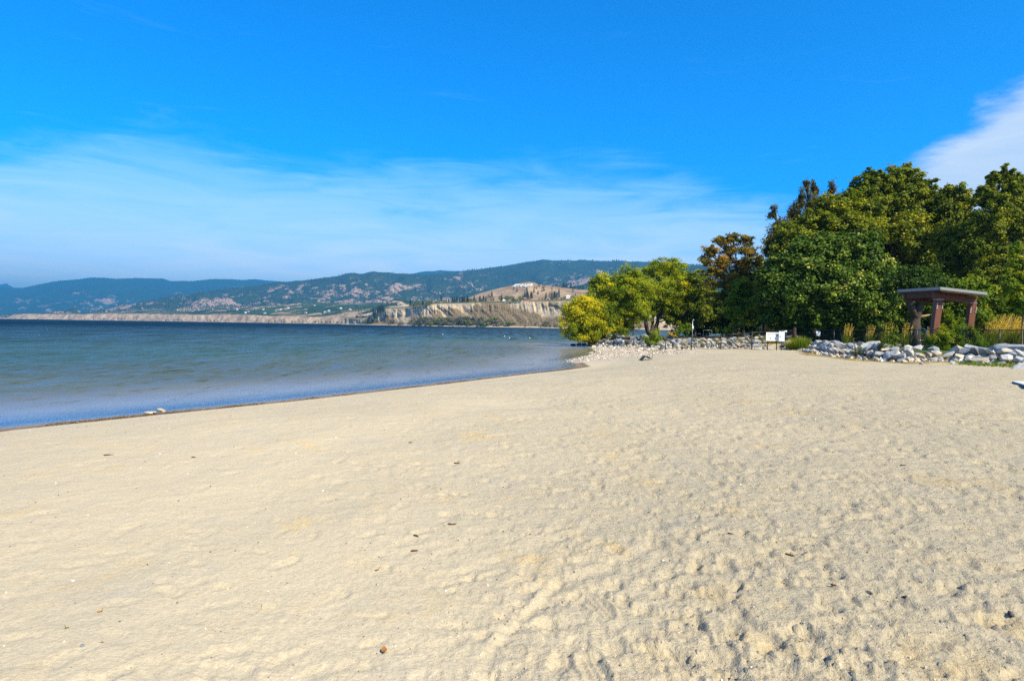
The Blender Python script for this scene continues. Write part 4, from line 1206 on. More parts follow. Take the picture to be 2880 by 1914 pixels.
# grass growing along the foot of the boulders and in the park edge
def foot_grass():
    rng = np.random.default_rng(5)
    n = 60000
    px = rng.uniform(2230, 2900, n); py = rng.uniform(985, 1066, n)
    zs = 0.74
    pts = np.array([at_z(a, b, zs)[:] for a, b in zip(px[:26000], py[:26000])])
    X, Y = pts[:, 0], pts[:, 1]; px = px[:26000]
    b = bank_dist(X, Y); nz = fbm(X * 0.6, Y * 0.6, 8, 4)
    g = sstep(2640, 2700, px) * sstep(-2.6, -1.2, b) * 1.5 + sstep(-1.6, -0.2, b) * 0.6
    g = np.where(b > 1.6, 0.2, g)
    keep = (rng.random(len(X)) < np.clip(g + 0.9 * nz * (g > 0.1) - 0.05, 0, 1)) & (b < 2.0)
    X, Y, b, px = X[keep], Y[keep], b[keep], px[keep]
    z = ground_z(X, Y)
    lush = sstep(2650, 2720, px)
    m = len(X); hh = rng.uniform(0.05, 0.15, m) * (0.6 + 0.9 * lush); a = rng.uniform(0, math.pi, m)
    wd = 0.018
    dx_ = np.cos(a) * wd; dy_ = np.sin(a) * wd; lx = rng.normal(0, .5, m) * hh; ly = rng.normal(0, .5, m) * hh
    V = np.stack([np.stack([X - dx_, Y - dy_, z - .02], -1), np.stack([X + dx_, Y + dy_, z - .02], -1), np.stack([X + lx + dx_ * .3, Y + ly + dy_ * .3, z + hh], -1), np.stack([X + lx - dx_ * .3, Y + ly - dy_ * .3, z + hh], -1)], 1).reshape(-1, 3)
    t = np.clip(0.95 - 0.55 * lush + rng.normal(0, .12, m), 0, 1)
    dry = rng.random(m) > lush * 0.95 + 0.25
    f = np.arange(4 * m).reshape(-1, 4)
    me = np_mesh('grass', V, f, [LM['fresh'], LM['tan']], False, {'tint': np.repeat(np.where(dry, rng.uniform(.2, .9, m), t), 4)}, fmat=dry.astype(int))
    link('grass', me, kind='stuff', label='short grass and weeds along the sandy foot of the boulders', cat='grass')
foot_grass()

def park_weeds():
    rng = np.random.default_rng(6)
    n = 9000
    px = rng.uniform(1880, 2240, n)
    d = rng.uniform(53.5, 60, n)
    r0 = np.array([ (ray(p, 940).x / ray(p, 940).y) for p in px])
    X = r0 * d; Y = d
    z = ground_z(X, Y); b = bank_dist(X, Y)
    k = b > 1.6; X, Y, z = X[k], Y[k], z[k]; m = len(X)
    hh = rng.uniform(0.15, 0.55, m) * (0.6 + 0.6 * (fbm(X * .5, Y * .5, 2, 3) + .5)); a = rng.uniform(0, math.pi, m); wd = 0.03
    dx_ = np.cos(a) * wd; dy_ = np.sin(a) * wd; lx = rng.normal(0, .4, m) * hh; ly = rng.normal(0, .4, m) * hh
    V = np.stack([np.stack([X - dx_, Y - dy_, z - .05], -1), np.stack([X + dx_, Y + dy_, z - .05], -1), np.stack([X + lx + dx_ * .3, Y + ly, z + hh], -1), np.stack([X + lx - dx_ * .3, Y + ly, z + hh], -1)], 1).reshape(-1, 3)
    dry = rng.random(m) < 0.35
    me = np_mesh('undergrowth', V, np.arange(4 * m).reshape(-1, 4), [LM['dark'], LM['tan']], False, {'tint': np.repeat(np.where(dry, rng.uniform(0, .5, m), rng.uniform(.4, 1, m)), 4)}, fmat=dry.astype(int))
    link('undergrowth', me, kind='stuff', label='brownish green weeds on top of the rock bank behind the fence', cat='weeds')
park_weeds()

# ------------------------------------------------------------------ boulders
def rock_material(name, c1, c2, c3):
    m, t, out = material(name)
    p = t.objco()
    oi = t.n.new('ShaderNodeObjectInfo')
    pv = t.node('ShaderNodeVectorMath', {0: p, 1: oi.outputs['Location']}, operation='ADD')
    n1_ = t.noise(pv, 1.6, 5, 0.65, 0.5); n2_ = t.noise(pv, 9, 5, 0.7)
    c = t.ramp(n1_, [(0.3, c1), (0.5, c2), (0.7, c3)])
    c = t.mix(1.0, c, t.ramp(n2_, [(0.3, 0.72), (0.6, 1.08)]), 'MULTIPLY')
    c = t.mix(1.0, c, t.ramp(oi.outputs['Random'], [(0, 0.78), (1, 1.12)]), 'MULTIPLY')
    t.put(out.inputs[0], t.node('ShaderNodeBsdfPrincipled', {'Base Color': c, 'Roughness': 0.85, 'Specular IOR Level': 0.3, 'Normal': t.bump(n2_, 0.5, 0.05)}))
    return m
RM = {'pale grey': rock_material('rock_pale', (0.27, 0.275, 0.275), (0.41, 0.41, 0.40), (0.56, 0.54, 0.50)),
      'blue-grey': rock_material('rock_bluegrey', (0.15, 0.175, 0.19), (0.25, 0.28, 0.295), (0.37, 0.39, 0.395)),
      'cream': rock_material('rock_cream', (0.33, 0.28, 0.20), (0.49, 0.43, 0.34), (0.62, 0.57, 0.47)),
      'dark': rock_material('rock_dark', (0.055, 0.050, 0.045), (0.11, 0.10, 0.09), (0.19, 0.18, 0.16)),
      'grey-green': rock_material('rock_green', (0.13, 0.155, 0.15), (0.22, 0.25, 0.24), (0.34, 0.36, 0.34)),
      'brown': rock_material('rock_brown', (0.13, 0.095, 0.06), (0.24, 0.18, 0.12), (0.36, 0.29, 0.21))}


def rock_hull(seed, npts=18, flat=0.62):
    rr_ = random.Random(seed)
    bm = bmesh.new()
    for _ in range(npts):
        u = Vector((rr_.gauss(0, 1), rr_.gauss(0, 1), rr_.gauss(0, 1))).normalized()
        k = rr_.uniform(0.78, 1.0)
        # box-ish shaping gives flat broken faces
        q = max(abs(u.x), abs(u.y), abs(u.z)); u = u * (0.6 + 0.4 / q * 0.8)
        bm.verts.new((u.x * k * 0.5, u.y * k * 0.5 * rr_.uniform(.8, 1), u.z * k * 0.5 * flat))
    r = bmesh.ops.convex_hull(bm, input=bm.verts)
    bmesh.ops.delete(bm, geom=[g for g in r['geom_interior'] if isinstance(g, bmesh.types.BMVert)], context='VERTS')
    bmesh.ops.dissolve_limit(bm, angle_limit=0.30, verts=bm.verts, edges=bm.edges)
    bmesh.ops.bevel(bm, geom=[e for e in bm.edges], offset=0.022, segments=1, affect='EDGES', clamp_overlap=True)
    me = bpy.data.meshes.new('boulder')
    bm.to_mesh(me); bm.free()
    return me

HULLS = [rock_hull(200 + k, 14 + k % 8, 0.55 + 0.05 * (k % 5)) for k in range(16)]
ROCK = {}
for tone, mt in RM.items():
    for k, hme in enumerate(HULLS):
        c = hme.copy(); c.materials.append(mt); ROCK[(tone, k)] = c

LANDMARKS = [(1655, 'right beside the trunk of the yellow willow'), (1690, 'below the two dark stems'), (1722, 'right of the two dark stems'), (1752, 'left of the slender tree stem'), (1781, 'under the slender tree stem'), (1810, 'left of the feathery green shrub'), (1838, 'under the feathery green shrub'),
             (1858, 'right of the feathery green shrub'), (1880, 'at the left end post of the fence'), (1910, 'between the first two fence posts'), (1945, 'behind the second fence post'), (1985, 'between the second and third fence posts'), (2028, 'behind the third fence post'), (2070, 'between the third and fourth fence posts'),
             (2115, 'behind the fourth fence post'), (2145, 'just left of the big white sign'), (2180, 'below the big white sign'), (2215, 'just right of the big white sign'), (2250, 'beside the tall green grass clump'), (2280, 'left of the small white sign'), (2302, 'below the small white sign'), (2330, 'right of the small white sign'),
             (2360, 'left of the thin green weed'), (2390, 'where the thin green weed begins'), (2416, 'behind the thin green weed'), (2445, 'between the thin weed and the dark bush'), (2480, 'beside the dark bush'), (2510, 'at the foot of the tall feathery weed'), (2545, 'right of the tall feathery weed'), (2585, 'below the bicycle racks'),
             (2620, 'left of the large green bush'), (2650, 'under the left edge of the large bush'), (2685, 'below the middle of the large bush'), (2720, 'under the right half of the large bush'), (2760, 'right of the large bush'), (2795, 'left of the last fence post in view'), (2830, 'right of the last fence post in view'), (2870, 'at the right edge by the green grass')]
used_labels = {}


def size_word(s):
    return 'small' if s < 0.42 else ('medium' if s < 0.72 else 'large')


def place_rock(x, y, z, s, tone, row, group, rr_, stretch=None, label=None):
    me = ROCK[(tone, rr_.randrange(16))]
    o = bpy.data.objects.new('boulder', me)
    COL.objects.link(o)
    o.location = (x, y, z)
    o.rotation_euler = (rr_.uniform(-.5, .5), rr_.uniform(-.5, .5), rr_.uniform(0, 6.28))
    st = stretch or (rr_.uniform(0.95, 1.35), rr_.uniform(0.75, 1.0), rr_.uniform(0.8, 1.1))
    o.scale = (s * st[0], s * st[1], s * st[2])
    px, _ = project(x, y, z)
    if label is None and px > 2925:
        bpy.data.objects.remove(o); return None
    if label is None:
        lm = min(LANDMARKS, key=lambda q: abs(q[0] - px))[1] if 1600 < px < 2895 else 'just beyond the right edge of the view'
        shape = ['flat-topped', 'angular', 'blocky', 'wedge-shaped'][rr_.randrange(4)] if False else 'angular'
        label = '%s %s %s boulder in the %s row %s' % (size_word(s), tone, shape, row, lm)
    if len(label.split()) > 16:
        label = label.replace(' angular', '').replace(' in the ', ', ')
    if len(label.split()) > 13:
        label = label.replace(' angular', '').replace(' in the ', ', ')
    o['label'] = label; o['category'] = 'boulder'; o['group'] = group
    return o


def along(pts, step, rr_):
    out = []
    for i in range(len(pts) - 1):
        a = Vector(pts[i]); b = Vector(pts[i + 1]); L = (b - a).length; n = max(1, int(round(L / step)))
        nn = Vector((-(b - a).y, (b - a).x)).normalized()
        for k in range(n):
            t = (k + rr_.uniform(0.2, 0.8)) / n
            out.append((a.lerp(b, t), nn))
    return out

rk = random.Random(42)
def bank_rows(pts, rows, group, tones):
    for (off, step, s0, s1, dz_, row) in rows:
        for p, nn in along(pts, step, rk):
            q = p + nn * (off + rk.uniform(-.12, .12)); s = rk.uniform(s0, s1)
            zg = gz(q.x, q.y)
            place_rock(q.x, q.y, zg + dz_ + s * 0.12, s, rk.choice(tones), row, group, rk)
def corner_rocks(i0, i1, group, tones, smin=0.55, smax=0.95):
    # fill the outer side of each bend of the bank
    for i in range(i0, i1):
        p = Vector(BANK[i]); a_ = (p - Vector(BANK[i - 1])).normalized(); b_ = (Vector(BANK[i + 1]) - p).normalized()
        na = Vector((-a_.y, a_.x)); nb_ = Vector((-b_.y, b_.x))
        if a_.x * b_.y - a_.y * b_.x > -0.15:
            continue
        for f_ in (0.15, 0.5, 0.85):
            n_ = na.lerp(nb_, f_).normalized()
            for off, row in ((0.15, 'bottom'), (0.8, 'middle'), (1.45, 'top')):
                q = p + n_ * (off + rk.uniform(-.1, .1)); s_ = rk.uniform(smin, smax) * (0.65 if row == 'bottom' else 1)
                place_rock(q.x, q.y, gz(q.x, q.y) + (0.15 if row != 'bottom' else 0) + s_ * 0.12, s_, rk.choice(tones), row, group, rk)
corner_rocks(9, 13, 'boulders of the bank below the park', ['pale grey', 'blue-grey', 'cream'])
bank_rows([BANK[0], BANK[1], BANK[2]], [(0.25, 0.85, 0.45, 0.75, 0.0, 'bottom'), (1.0, 0.95, 0.7, 1.15, 0.10, 'middle'), (1.9, 1.25, 0.9, 1.5, 0.25, 'top')], 'boulders of the headland pile',
          ['blue-grey', 'grey-green', 'dark', 'brown', 'blue-grey', 'grey-green'])
bank_rows([BANK[2], BANK[3]], [(0.3, 0.7, 0.35, 0.6, 0.0, 'bottom'), (1.0, 0.8, 0.5, 0.8, 0.15, 'middle'), (1.7, 0.9, 0.6, 0.9, 0.3, 'top')], 'boulders of the headland pile', ['grey-green', 'cream', 'blue-grey', 'pale grey', 'brown'])
bank_rows([BANK[3], BANK[4], BANK[5]], [(0.1, 0.48, 0.3, 0.55, 0.0, 'bottom'), (0.5, 0.48, 0.45, 0.7, 0.14, 'lower'), (0.95, 0.48, 0.5, 0.75, 0.30, 'upper'), (1.5, 0.52, 0.5, 0.8, 0.42, 'top')], 'boulders behind the left fence run',
          ['pale grey', 'pale grey', 'cream', 'cream', 'blue-grey', 'blue-grey'])
bank_rows([BANK[5], BANK[6]], [(0.1, 0.55, 0.3, 0.5, -0.02, 'bottom'), (0.8, 0.7, 0.5, 0.85, 0.08, 'lower'), (1.5, 0.9, 0.7, 1.0, 0.15, 'top')], 'boulders behind the left fence run', ['blue-grey', 'grey-green', 'blue-grey', 'cream'])
bank_rows(BANK[6:9], [(0.0, 0.75, 0.35, 0.6, 0.0, 'bottom'), (0.6, 0.72, 0.55, 0.85, 0.12, 'middle'), (1.3, 0.85, 0.65, 1.05, 0.22, 'top')], 'boulders of the bank below the park', ['pale grey', 'pale grey', 'blue-grey', 'cream', 'pale grey'])
bank_rows([BANK[8], BANK[9]], [(0.0, 0.7, 0.35, 0.6, 0.0, 'bottom'), (0.6, 0.75, 0.6, 0.95, 0.12, 'middle'), (1.3, 0.9, 0.7, 1.1, 0.22, 'top')], 'boulders of the bank below the park', ['pale grey', 'pale grey', 'blue-grey', 'cream'])
bank_rows(BANK[9:14], [(0.1, 0.55, 0.35, 0.65, 0.0, 'bottom'), (0.7, 0.62, 0.55, 0.85, 0.10, 'middle'), (1.35, 0.75, 0.65, 1.0, 0.18, 'top')], 'boulders of the bank below the park', ['pale grey', 'blue-grey', 'pale grey', 'blue-grey', 'cream'])
# single boulders that stand out
for px, py, d, s, tone, st, lab in [
    (2345, 968, 43, 1.15, 'cream', (1.2, .8, 1.2), 'pointed cream boulder rising highest near the small white sign'),
    (2330, 972, 44, 1.5, 'blue-grey', (1.5, .9, .8), 'wide smooth blue-grey boulder left of the pointed cream one'),
    (2450, 975, 37, 1.35, 'pale grey', (1.1, .9, 1.3), 'tallest pale boulder left of the dark bush'),
    (2416, 975, 38, 1.0, 'pale grey', (1.1, .9, 1.2), 'round white boulder seen through the thin green weed'),
    (2745, 992, 34.5, 1.3, 'pale grey', (1.4, .9, 1.1), 'big two-faced pale boulder right of the large bush'),
    (2812, 996, 34.0, 1.6, 'blue-grey', (1.6, .8, .8), 'long blue-grey slab boulder below the last fence post'),
    (2860, 1000, 33.0, 1.9, 'pale grey', (1.7, .8, .7), 'longest white-topped slab boulder at the right edge'),
    (2766, 1016, 32.2, 1.1, 'cream', (1.7, .6, .6), 'low narrow cream boulder lying in the green grass'),
    (2727, 1016, 32.6, 0.8, 'pale grey', (1.1, .8, 1.0), 'rounded white boulder left of the green grass'),
    (2870, 1041, 28.5, 0.8, 'pale grey', (1.4, .8, .5), 'flat pale stone half sunk in grass at the right edge'),
    (2590, 1030, 31.0, 0.45, 'pale grey', (1.2, .8, .5), 'flat white stone lying alone on the sand below the bank'),
    (2545, 1014, 33.0, 0.42, 'cream', (1.3, .8, .6), 'small cream stone at the sandy foot right of the tall weed'),
    (2683, 1024, 31.5, 0.5, 'pale grey', (1.4, .8, .4), 'small flat stone on dry weeds below the large bush'),
    (1612, 975, 78, 0.8, 'dark', (1.1, 1, .8), 'dark wet boulder farthest left off the headland tip'),
    (1628, 974, 78, 0.85, 'dark', (1.1, 1, .8), 'second dark wet boulder out from the headland tip'),
    (1643, 974, 77.5, 0.8, 'dark', (1.2, 1, .8), 'third dark wet boulder, nearly touching the willow rocks'),
    (1656, 973, 77, 1.0, 'dark', (1.2, 1, .9), 'dark boulder against the base of the yellow willow'),
    (1672, 975, 75.5, 1.1, 'dark', (1.2, 1, .8), 'broad dark boulder under the yellow willow trunk'),
    (1690, 974, 74, 1.0, 'brown', (1.3, 1, .7), 'low brown boulder right of the willow trunk'),
    (1662, 992, 57, 0.55, 'cream', (1.5, 1, .35), 'flat pale stone standing in the shallow cove'),
    (1680, 984, 65, 0.40, 'cream', (1.3, 1, .5), 'small pale stone at the back of the cove')]:
    p = at_d(px, py, d)
    place_rock(p.x, p.y, max(gz(p.x, p.y), -0.05) + s * st[2] * 0.18, s, tone, '', 'stand-out boulders' if False else 'boulders of the bank below the park' if px > 2200 else 'boulders of the headland pile', rk, st, lab)

# boulders that would read the same get told apart by their order along the bank
from collections import defaultdict
_same = defaultdict(list)
for o in COL.objects:
    if o.get('category') == 'boulder':
        _same[o['label']].append(o)
for lab, os_ in _same.items():
    if len(os_) > 1:
        os_.sort(key=lambda o: float(project(o.location.x, o.location.y, o.location.z)[0]))
        for k, o in enumerate(os_):
            w_ = {2: ['left one of two ', 'right one of two '], 3: ['leftmost of three ', 'middle of three ', 'rightmost of three ']}.get(len(os_), ['leftmost of several ', 'second of several '] + ['inner one of several '] * 9)[k]
            if len(os_) > 3 and k == len(os_) - 1: w_ = 'rightmost of several '
            o['label'] = (w_ + lab.replace(' boulder', ' boulders').replace(' angular', '').replace(' in the ', ', ').replace(' row ', ' row, ') )

# small stones: cobble spit and pebbles on the sand
def stones(name, label, pts, sizes, cols, seed, kind='stuff', squash=0.55):
    """Low eight-sided stones joined into one mesh; colour from a per-stone attribute."""
    rng = np.random.default_rng(seed)
    base = np.array([(1, 0, 0), (.6, .8, 0), (-.4, .9, 0), (-1, .1, 0), (-.5, -.85, 0), (.6, -.75, 0), (.35, .2, 1), (-.4, -.1, .9)])
    tri = np.array([(0, 1, 6), (1, 2, 6), (2, 3, 7), (3, 4, 7), (4, 5, 7), (5, 0, 6), (6, 2, 7), (6, 7, 5)])
    n = len(pts)
    a = rng.uniform(0, 6.28, n); sx = sizes * rng.uniform(.7, 1.3, n); sy = sizes * rng.uniform(.5, 1.0, n); sz = sizes * squash * rng.uniform(.6, 1.3, n)
    B = base[None] * (1 + rng.uniform(-.22, .22, (n, 8, 1)))
    x = B[..., 0] * sx[:, None] * .5; y = B[..., 1] * sy[:, None] * .5; z = B[..., 2] * sz[:, None] - sz[:, None] * 0.15
    X = x * np.cos(a)[:, None] - y * np.sin(a)[:, None] + pts[:, 0:1]; Y = x * np.sin(a)[:, None] + y * np.cos(a)[:, None] + pts[:, 1:2]; Z = z + pts[:, 2:3]
    V = np.stack([X, Y, Z], -1).reshape(-1, 3)
    f = (tri[None] + 8 * np.arange(n)[:, None, None]).reshape(-1, 3)
    me = np_mesh(name, V, f, [STONE], False, {'tone': np.repeat(cols, 8)})
    return link(name, me, kind=kind, label=label, cat='stones')
m, t, out = material('small_stones')
tc = t.ramp(t.attr('tone'), [(0.0, (0.05, 0.045, 0.04)), (0.25, (0.20, 0.16, 0.12)), (0.5, (0.42, 0.34, 0.24)), (0.8, (0.60, 0.54, 0.45)), (1.0, (0.80, 0.77, 0.70))])
t.put(out.inputs[0], t.node('ShaderNodeBsdfPrincipled', {'Base Color': t.mix(1.0, tc, t.ramp(t.noise(t.pos(), 40, 3), [(0.3, .8), (.7, 1.1)]), 'MULTIPLY'), 'Roughness': 0.85}))
STONE = m
rng = np.random.default_rng(9)
def sand_height(x, y):
    """Height of the finished sand surface (bilinear look-up in the polar grid)."""
    th_ = np.arctan2(x, y); r_ = np.hypot(x, y)
    i = (th_ - math.radians(-56)) / (math.radians(112) / (SX.shape[0] - 1)); j = np.log(r_ / 1.3) / (math.log(96 / 1.3) / (SX.shape[1] - 1))
    i = np.clip(i, 0, SX.shape[0] - 2); j = np.clip(j, 0, SX.shape[1] - 2)
    i0 = i.astype(int); j0 = j.astype(int); a = i - i0; b = j - j0
    return SZ_[i0, j0] * (1 - a) * (1 - b) + SZ_[i0 + 1, j0] * a * (1 - b) + SZ_[i0, j0 + 1] * (1 - a) * b + SZ_[i0 + 1, j0 + 1] * a * b

# smaller broken rock packed between the boulders of the bank
pp = []
for i in range(len(BANK) - 2):
    a_ = Vector(BANK[i]); b_ = Vector(BANK[i + 1]); L_ = (b_ - a_).length; nn_ = Vector((-(b_ - a_).y, (b_ - a_).x)).normalized()
    for _ in range(int(L_ * 26)):
        q = a_.lerp(b_, rng.random()) + nn_ * rng.uniform(-0.25, 2.1)
        pp.append((q.x, q.y))
pp = np.array(pp); bb = bank_dist(pp[:, 0], pp[:, 1]); pp = pp[(bb > -0.3)]
bb = bank_dist(pp[:, 0], pp[:, 1])
zz0 = ground_z(pp[:, 0], pp[:, 1]) + 0.10 * sstep(0.3, 1.2, bb)
stones('rubble', 'smaller broken rock packed between the boulders of the bank', np.column_stack([pp, zz0]), rng.uniform(.12, .34, len(pp)), np.clip(rng.normal(0.64, 0.16, len(pp)), 0, 1), 5, squash=0.6)
def sand_pt(px, py):
    z = 0.66
    for _ in range(8):
        p = at_z(px, py, z); z = float(sand_height(np.array([p.x]), np.array([p.y]))[0])
    return Vector((p.x, p.y, z))

# cobbles of the spit
n = 5200
x = rng.uniform(3.2, 12.6, n); y = rng.uniform(40.0, 66, n)
s = shore_dist(x, y); b = bank_dist(x, y)
edge_ = 41.5 + 0.12 * (x - 4) + 0.8 * fbm(x * .8, y * .8, 3, 3)
k = (s > -0.25) & (b < 0.6) & (y > edge_)
x, y, b = x[k], y[k], b[k]
sz = 0.05 + 0.10 * rng.random(len(x)) ** 2 + 0.22 * sstep(-4, 0, b) * rng.random(len(x))
stones('cobbles', 'pale cobbles covering the low spit below the headland', np.stack([x, y, sand_height(x, y) + 0.01], -1), sz, np.clip(rng.normal(0.54, 0.18, len(x)), 0, 1), 1)
# pebbles strewn over the sand, denser by the water
n = 9000
a = rng.uniform(-0.75, 0.72, n); r_ = 2.2 * (45 / 2.2) ** rng.random(n)
x = r_ * np.sin(a); y = r_ * np.cos(a); s = shore_dist(x, y); b = bank_dist(x, y)
k = (s > 0.9) & (b < 0) & (rng.random(n) < 0.20 + 0.5 * sstep(7, 1, s))
x, y, s, r_ = x[k], y[k], s[k], r_[k]
sz = rng.uniform(0.005, 0.016, len(x)) * (1 + 0.06 * r_)
stones('pebbles', 'tiny pebbles and bits of debris scattered over the sand', np.stack([x, y, sand_height(x, y)], -1), sz, rng.choice([0.1, 0.28, 0.4, 0.7, 0.95], len(x), p=[.25, .27, .25, .17, .06]), 2)
# crumbs and clods of trampled sand
n = 15000
a = rng.uniform(-0.5, 0.75, n); r_ = 1.7 * (16 / 1.7) ** rng.random(n)
x = r_ * np.sin(a); y = r_ * np.cos(a); s = shore_dist(x, y)
cl_ = sstep(-0.35, 0.45, x / np.maximum(y, 0.5)) + 0.9 * fbm(x * 1.4, y * 1.4, 7, 3)
k = (s > 3) & (rng.random(n) < np.clip(cl_ - 0.25, 0.02, 0.7))
x, y, r_ = x[k], y[k], r_[k]
sz = (0.004 + 0.016 * rng.random(len(x)) ** 3) * (1 + 0.05 * r_)
o = stones('sand_clods', 'crumbs and small clods of sand kicked up between the footprints', np.stack([x, y, sand_height(x, y)], -1), sz, rng.choice([0.30, 0.45, 0.5, 0.55], len(x)), 12, squash=0.5)
# weed line where the waves stop
n = 9000
tt = rng.random(n)
sp = np.array(SHORE[2:10]); seg = np.concatenate([[0], np.cumsum(np.hypot(*np.diff(sp, axis=0).T))]); seg /= seg[-1]
x = np.interp(tt, seg, sp[:, 0]); y = np.interp(tt, seg, sp[:, 1])
x = x + 0.90 * 0.42 + rng.normal(0, .16, n) * 0.9; y = y - 0.42 * 0.45 + rng.normal(0, .16, n) * .45
s = shore_dist(x, y)
k = (s > 0.05) & (s < 1.0) & (rng.random(n) < 0.5 + 1.2 * fbm(x * 1.2, y * 1.2, 12, 3))
x, y = x[k], y[k]; m_ = len(x)
v, f, tn = leaf_quads(np.stack([x, y, sand_height(x, y) + rng.uniform(0, 0.03, m_)], -1), rng.normal(size=(m_, 3)) * .12 + np.array([0, 0, 1]), rng.uniform(.05, .15, m_), rng.uniform(0, .55, m_), rng, 0.25)
LM['weed'] = leaf_material('washed_weed', [(0.0, (0.10, 0.060, 0.012)), (0.5, (0.28, 0.17, 0.035)), (1.0, (0.50, 0.34, 0.11))], 0.1)
link('washed_up_weed', np_mesh('washed_up_weed', v, f, [LM['weed']], False, {'tint': tn}), kind='stuff', label='brown line of weed washed up where the lake meets the sand', cat='weed')

# white stones by the water
for px, py, s_, lab in ((421, 1161, 0.30, 'flat white stone, leftmost of the three by the waterline'), (436, 1160, 0.15, 'smallest white stone, in the middle of the three by the waterline'), (453, 1154, 0.30, 'knobbly white stone, rightmost of the three by the waterline'), (216, 1186, 0.14, 'single small white stone at the waterline near the left edge')):
    p = sand_pt(px, py + 3); place_rock(p.x, p.y, p.z + s_ * .15, s_, 'cream', '', 'white stones at the waterline', rk, (1.2, .8, .55), lab)

# ------------------------------------------------------------------ fence
black_paint = simple_mat('black_paint', (0.012, 0.012, 0.014), 0.45, var=0.2, spec=0.5)
wire_mat = simple_mat('black_wire', (0.014, 0.014, 0.016), 0.6, var=0.1)
FP = [(1872, 951.5, 49.6), (1945, 947.5, 49.6), (2028, 942, 49.8), (2115, 934, 50.6), (2200, 928.5, 54.5), (2264, 927.5, 55), (2304, 927.3, 52.5), (2346, 927.2, 50), (2392, 927.1, 47.6), (2441, 927, 45.4),
      (2497, 927, 43.3), (2560, 927, 41.4), (2635, 927, 39.5), (2718, 927, 37.9), (2812, 927, 36.6), (2925, 927, 35.4), (3060, 927, 34.4)]
P3 = [at_d(*q) for q in FP]
o0 = P3[0]
fence = thing('chain_link_fence', 'black chain-link fence with a top rail running between the beach and the park', 'fence', (o0.x, o0.y, gz(o0.x, o0.y)))
FO = Vector(fence.location)
for i, p in enumerate(P3):
    g = gz(p.x, p.y) - 0.15
    mb = MB().tube([(p.x - FO.x, p.y - FO.y, g - FO.z), (p.x - FO.x, p.y - FO.y, p.z - FO.z + 0.01)], 0.036, 10)
    mb.tube([(p.x - FO.x, p.y - FO.y, p.z - FO.z + 0.01), (p.x - FO.x, p.y - FO.y, p.z - FO.z + 0.05)], [0.045, 0.02], 10)
    link('post', mb.mesh('post', black_paint, True), fence)
    if i < len(P3) - 1:
        q = P3[i + 1]
        a = Vector((p.x, p.y, p.z - 0.02)) - FO; b = Vector((q.x, q.y, q.z - 0.02)) - FO
        link('rail', MB().tube([a, b], 0.024, 8).mesh('rail', black_paint, True), fence)
        ga = gz(p.x, p.y) + 0.04; gb = gz(q.x, q.y) + 0.04
        e = b - a; L = e.length; ex = e.normalized(); hgt = (p.z - ga + q.z - gb) / 2 - 0.03
        V = []; st = 0.085; w_ = 0.0035
        # woven diagonals, clipped to the panel
        c = -hgt
        while c < L:
            for sgn in (0, 1):
                u0, u1 = c, c + hgt; z0, z1 = 0.0, hgt
                if u0 < 0: z0 = -u0; u0 = 0
                if u1 > L: z1 = hgt - (u1 - L); u1 = L
                if u1 > u0:
                    if sgn: za, zb = hgt - z0, hgt - z1
                    else: za, zb = z0, z1
                    off = 0.004 * (1 if sgn else -1)
                    for zz_, uu in ((za, u0), (zb, u1)):
                        pt = a + ex * uu; pt.z = a.z - 0.02 - hgt + zz_ + (b.z - a.z) * uu / L * 0
                        n_ = Vector((-ex.y, ex.x, 0)) * off
                        V.append((pt.x + n_.x, pt.y + n_.y, pt.z - w_)); V.append((pt.x + n_.x, pt.y + n_.y, pt.z + w_))
            c += st
        V = np.array(V); m_ = len(V) // 4
        f = (np.arange(m_)[:, None] * 4 + np.array([[0, 2, 3, 1]]))
        link('wire_mesh', np_mesh('wire_mesh', V, f, [wire_mat]), fence)

# signs
white_paint = simple_mat('white_sign', (0.78, 0.80, 0.82), 0.5, var=0.03)
blue_ink = simple_mat('blue_ink', (0.03, 0.10, 0.28), 0.5, var=0.05)
teal_ink = simple_mat('teal_ink', (0.02, 0.16, 0.22), 0.5, var=0.05)
red_ink = simple_mat('red_ink', (0.60, 0.10, 0.12), 0.5, var=0.05)
yellow_ink = simple_mat('yellow_ink', (0.80, 0.50, 0.03), 0.5, var=0.05)
black_ink = simple_mat('black_ink', (0.03, 0.03, 0.035), 0.5, var=0.05)

def disc(cx, cz, r, y, n=20, inner=0.0):
    v = []; f = []
    for k in range(n):
        a = 2 * math.pi * k / n
        v.append((cx + r * math.cos(a), y, cz + r * math.sin(a))); v.append((cx + inner * math.cos(a), y, cz + inner * math.sin(a)))
    for k in range(n):
        k2 = (k + 1) % n; f.append((2 * k, 2 * k2, 2 * k2 + 1, 2 * k + 1))
    return v, f

p0 = at_d(2155, 934, 49.6); p1 = at_d(2190.5, 957, 49.6); k = 49.6 / F
gzs = gz(p0.x, p0.y)
sg = thing('beach_sign', 'wide white beach rules board with coloured pictograms standing behind the boulders', 'sign', (p0.x, p0.y, gzs))
W, Hh = 36 * k, 24 * k; zt = p0.z - gzs
link('board', MB().box((W / 2, 0, zt - Hh / 2), (W, 0.03, Hh)).mesh('board', white_paint), sg)
for x_ in (0.15, W - 0.15):
    link('post', MB().box((x_, 0.05, (zt - 0.05) / 2 - 0.1), (0.06, 0.05, zt + 0.1)).mesh('post', black_paint), sg)
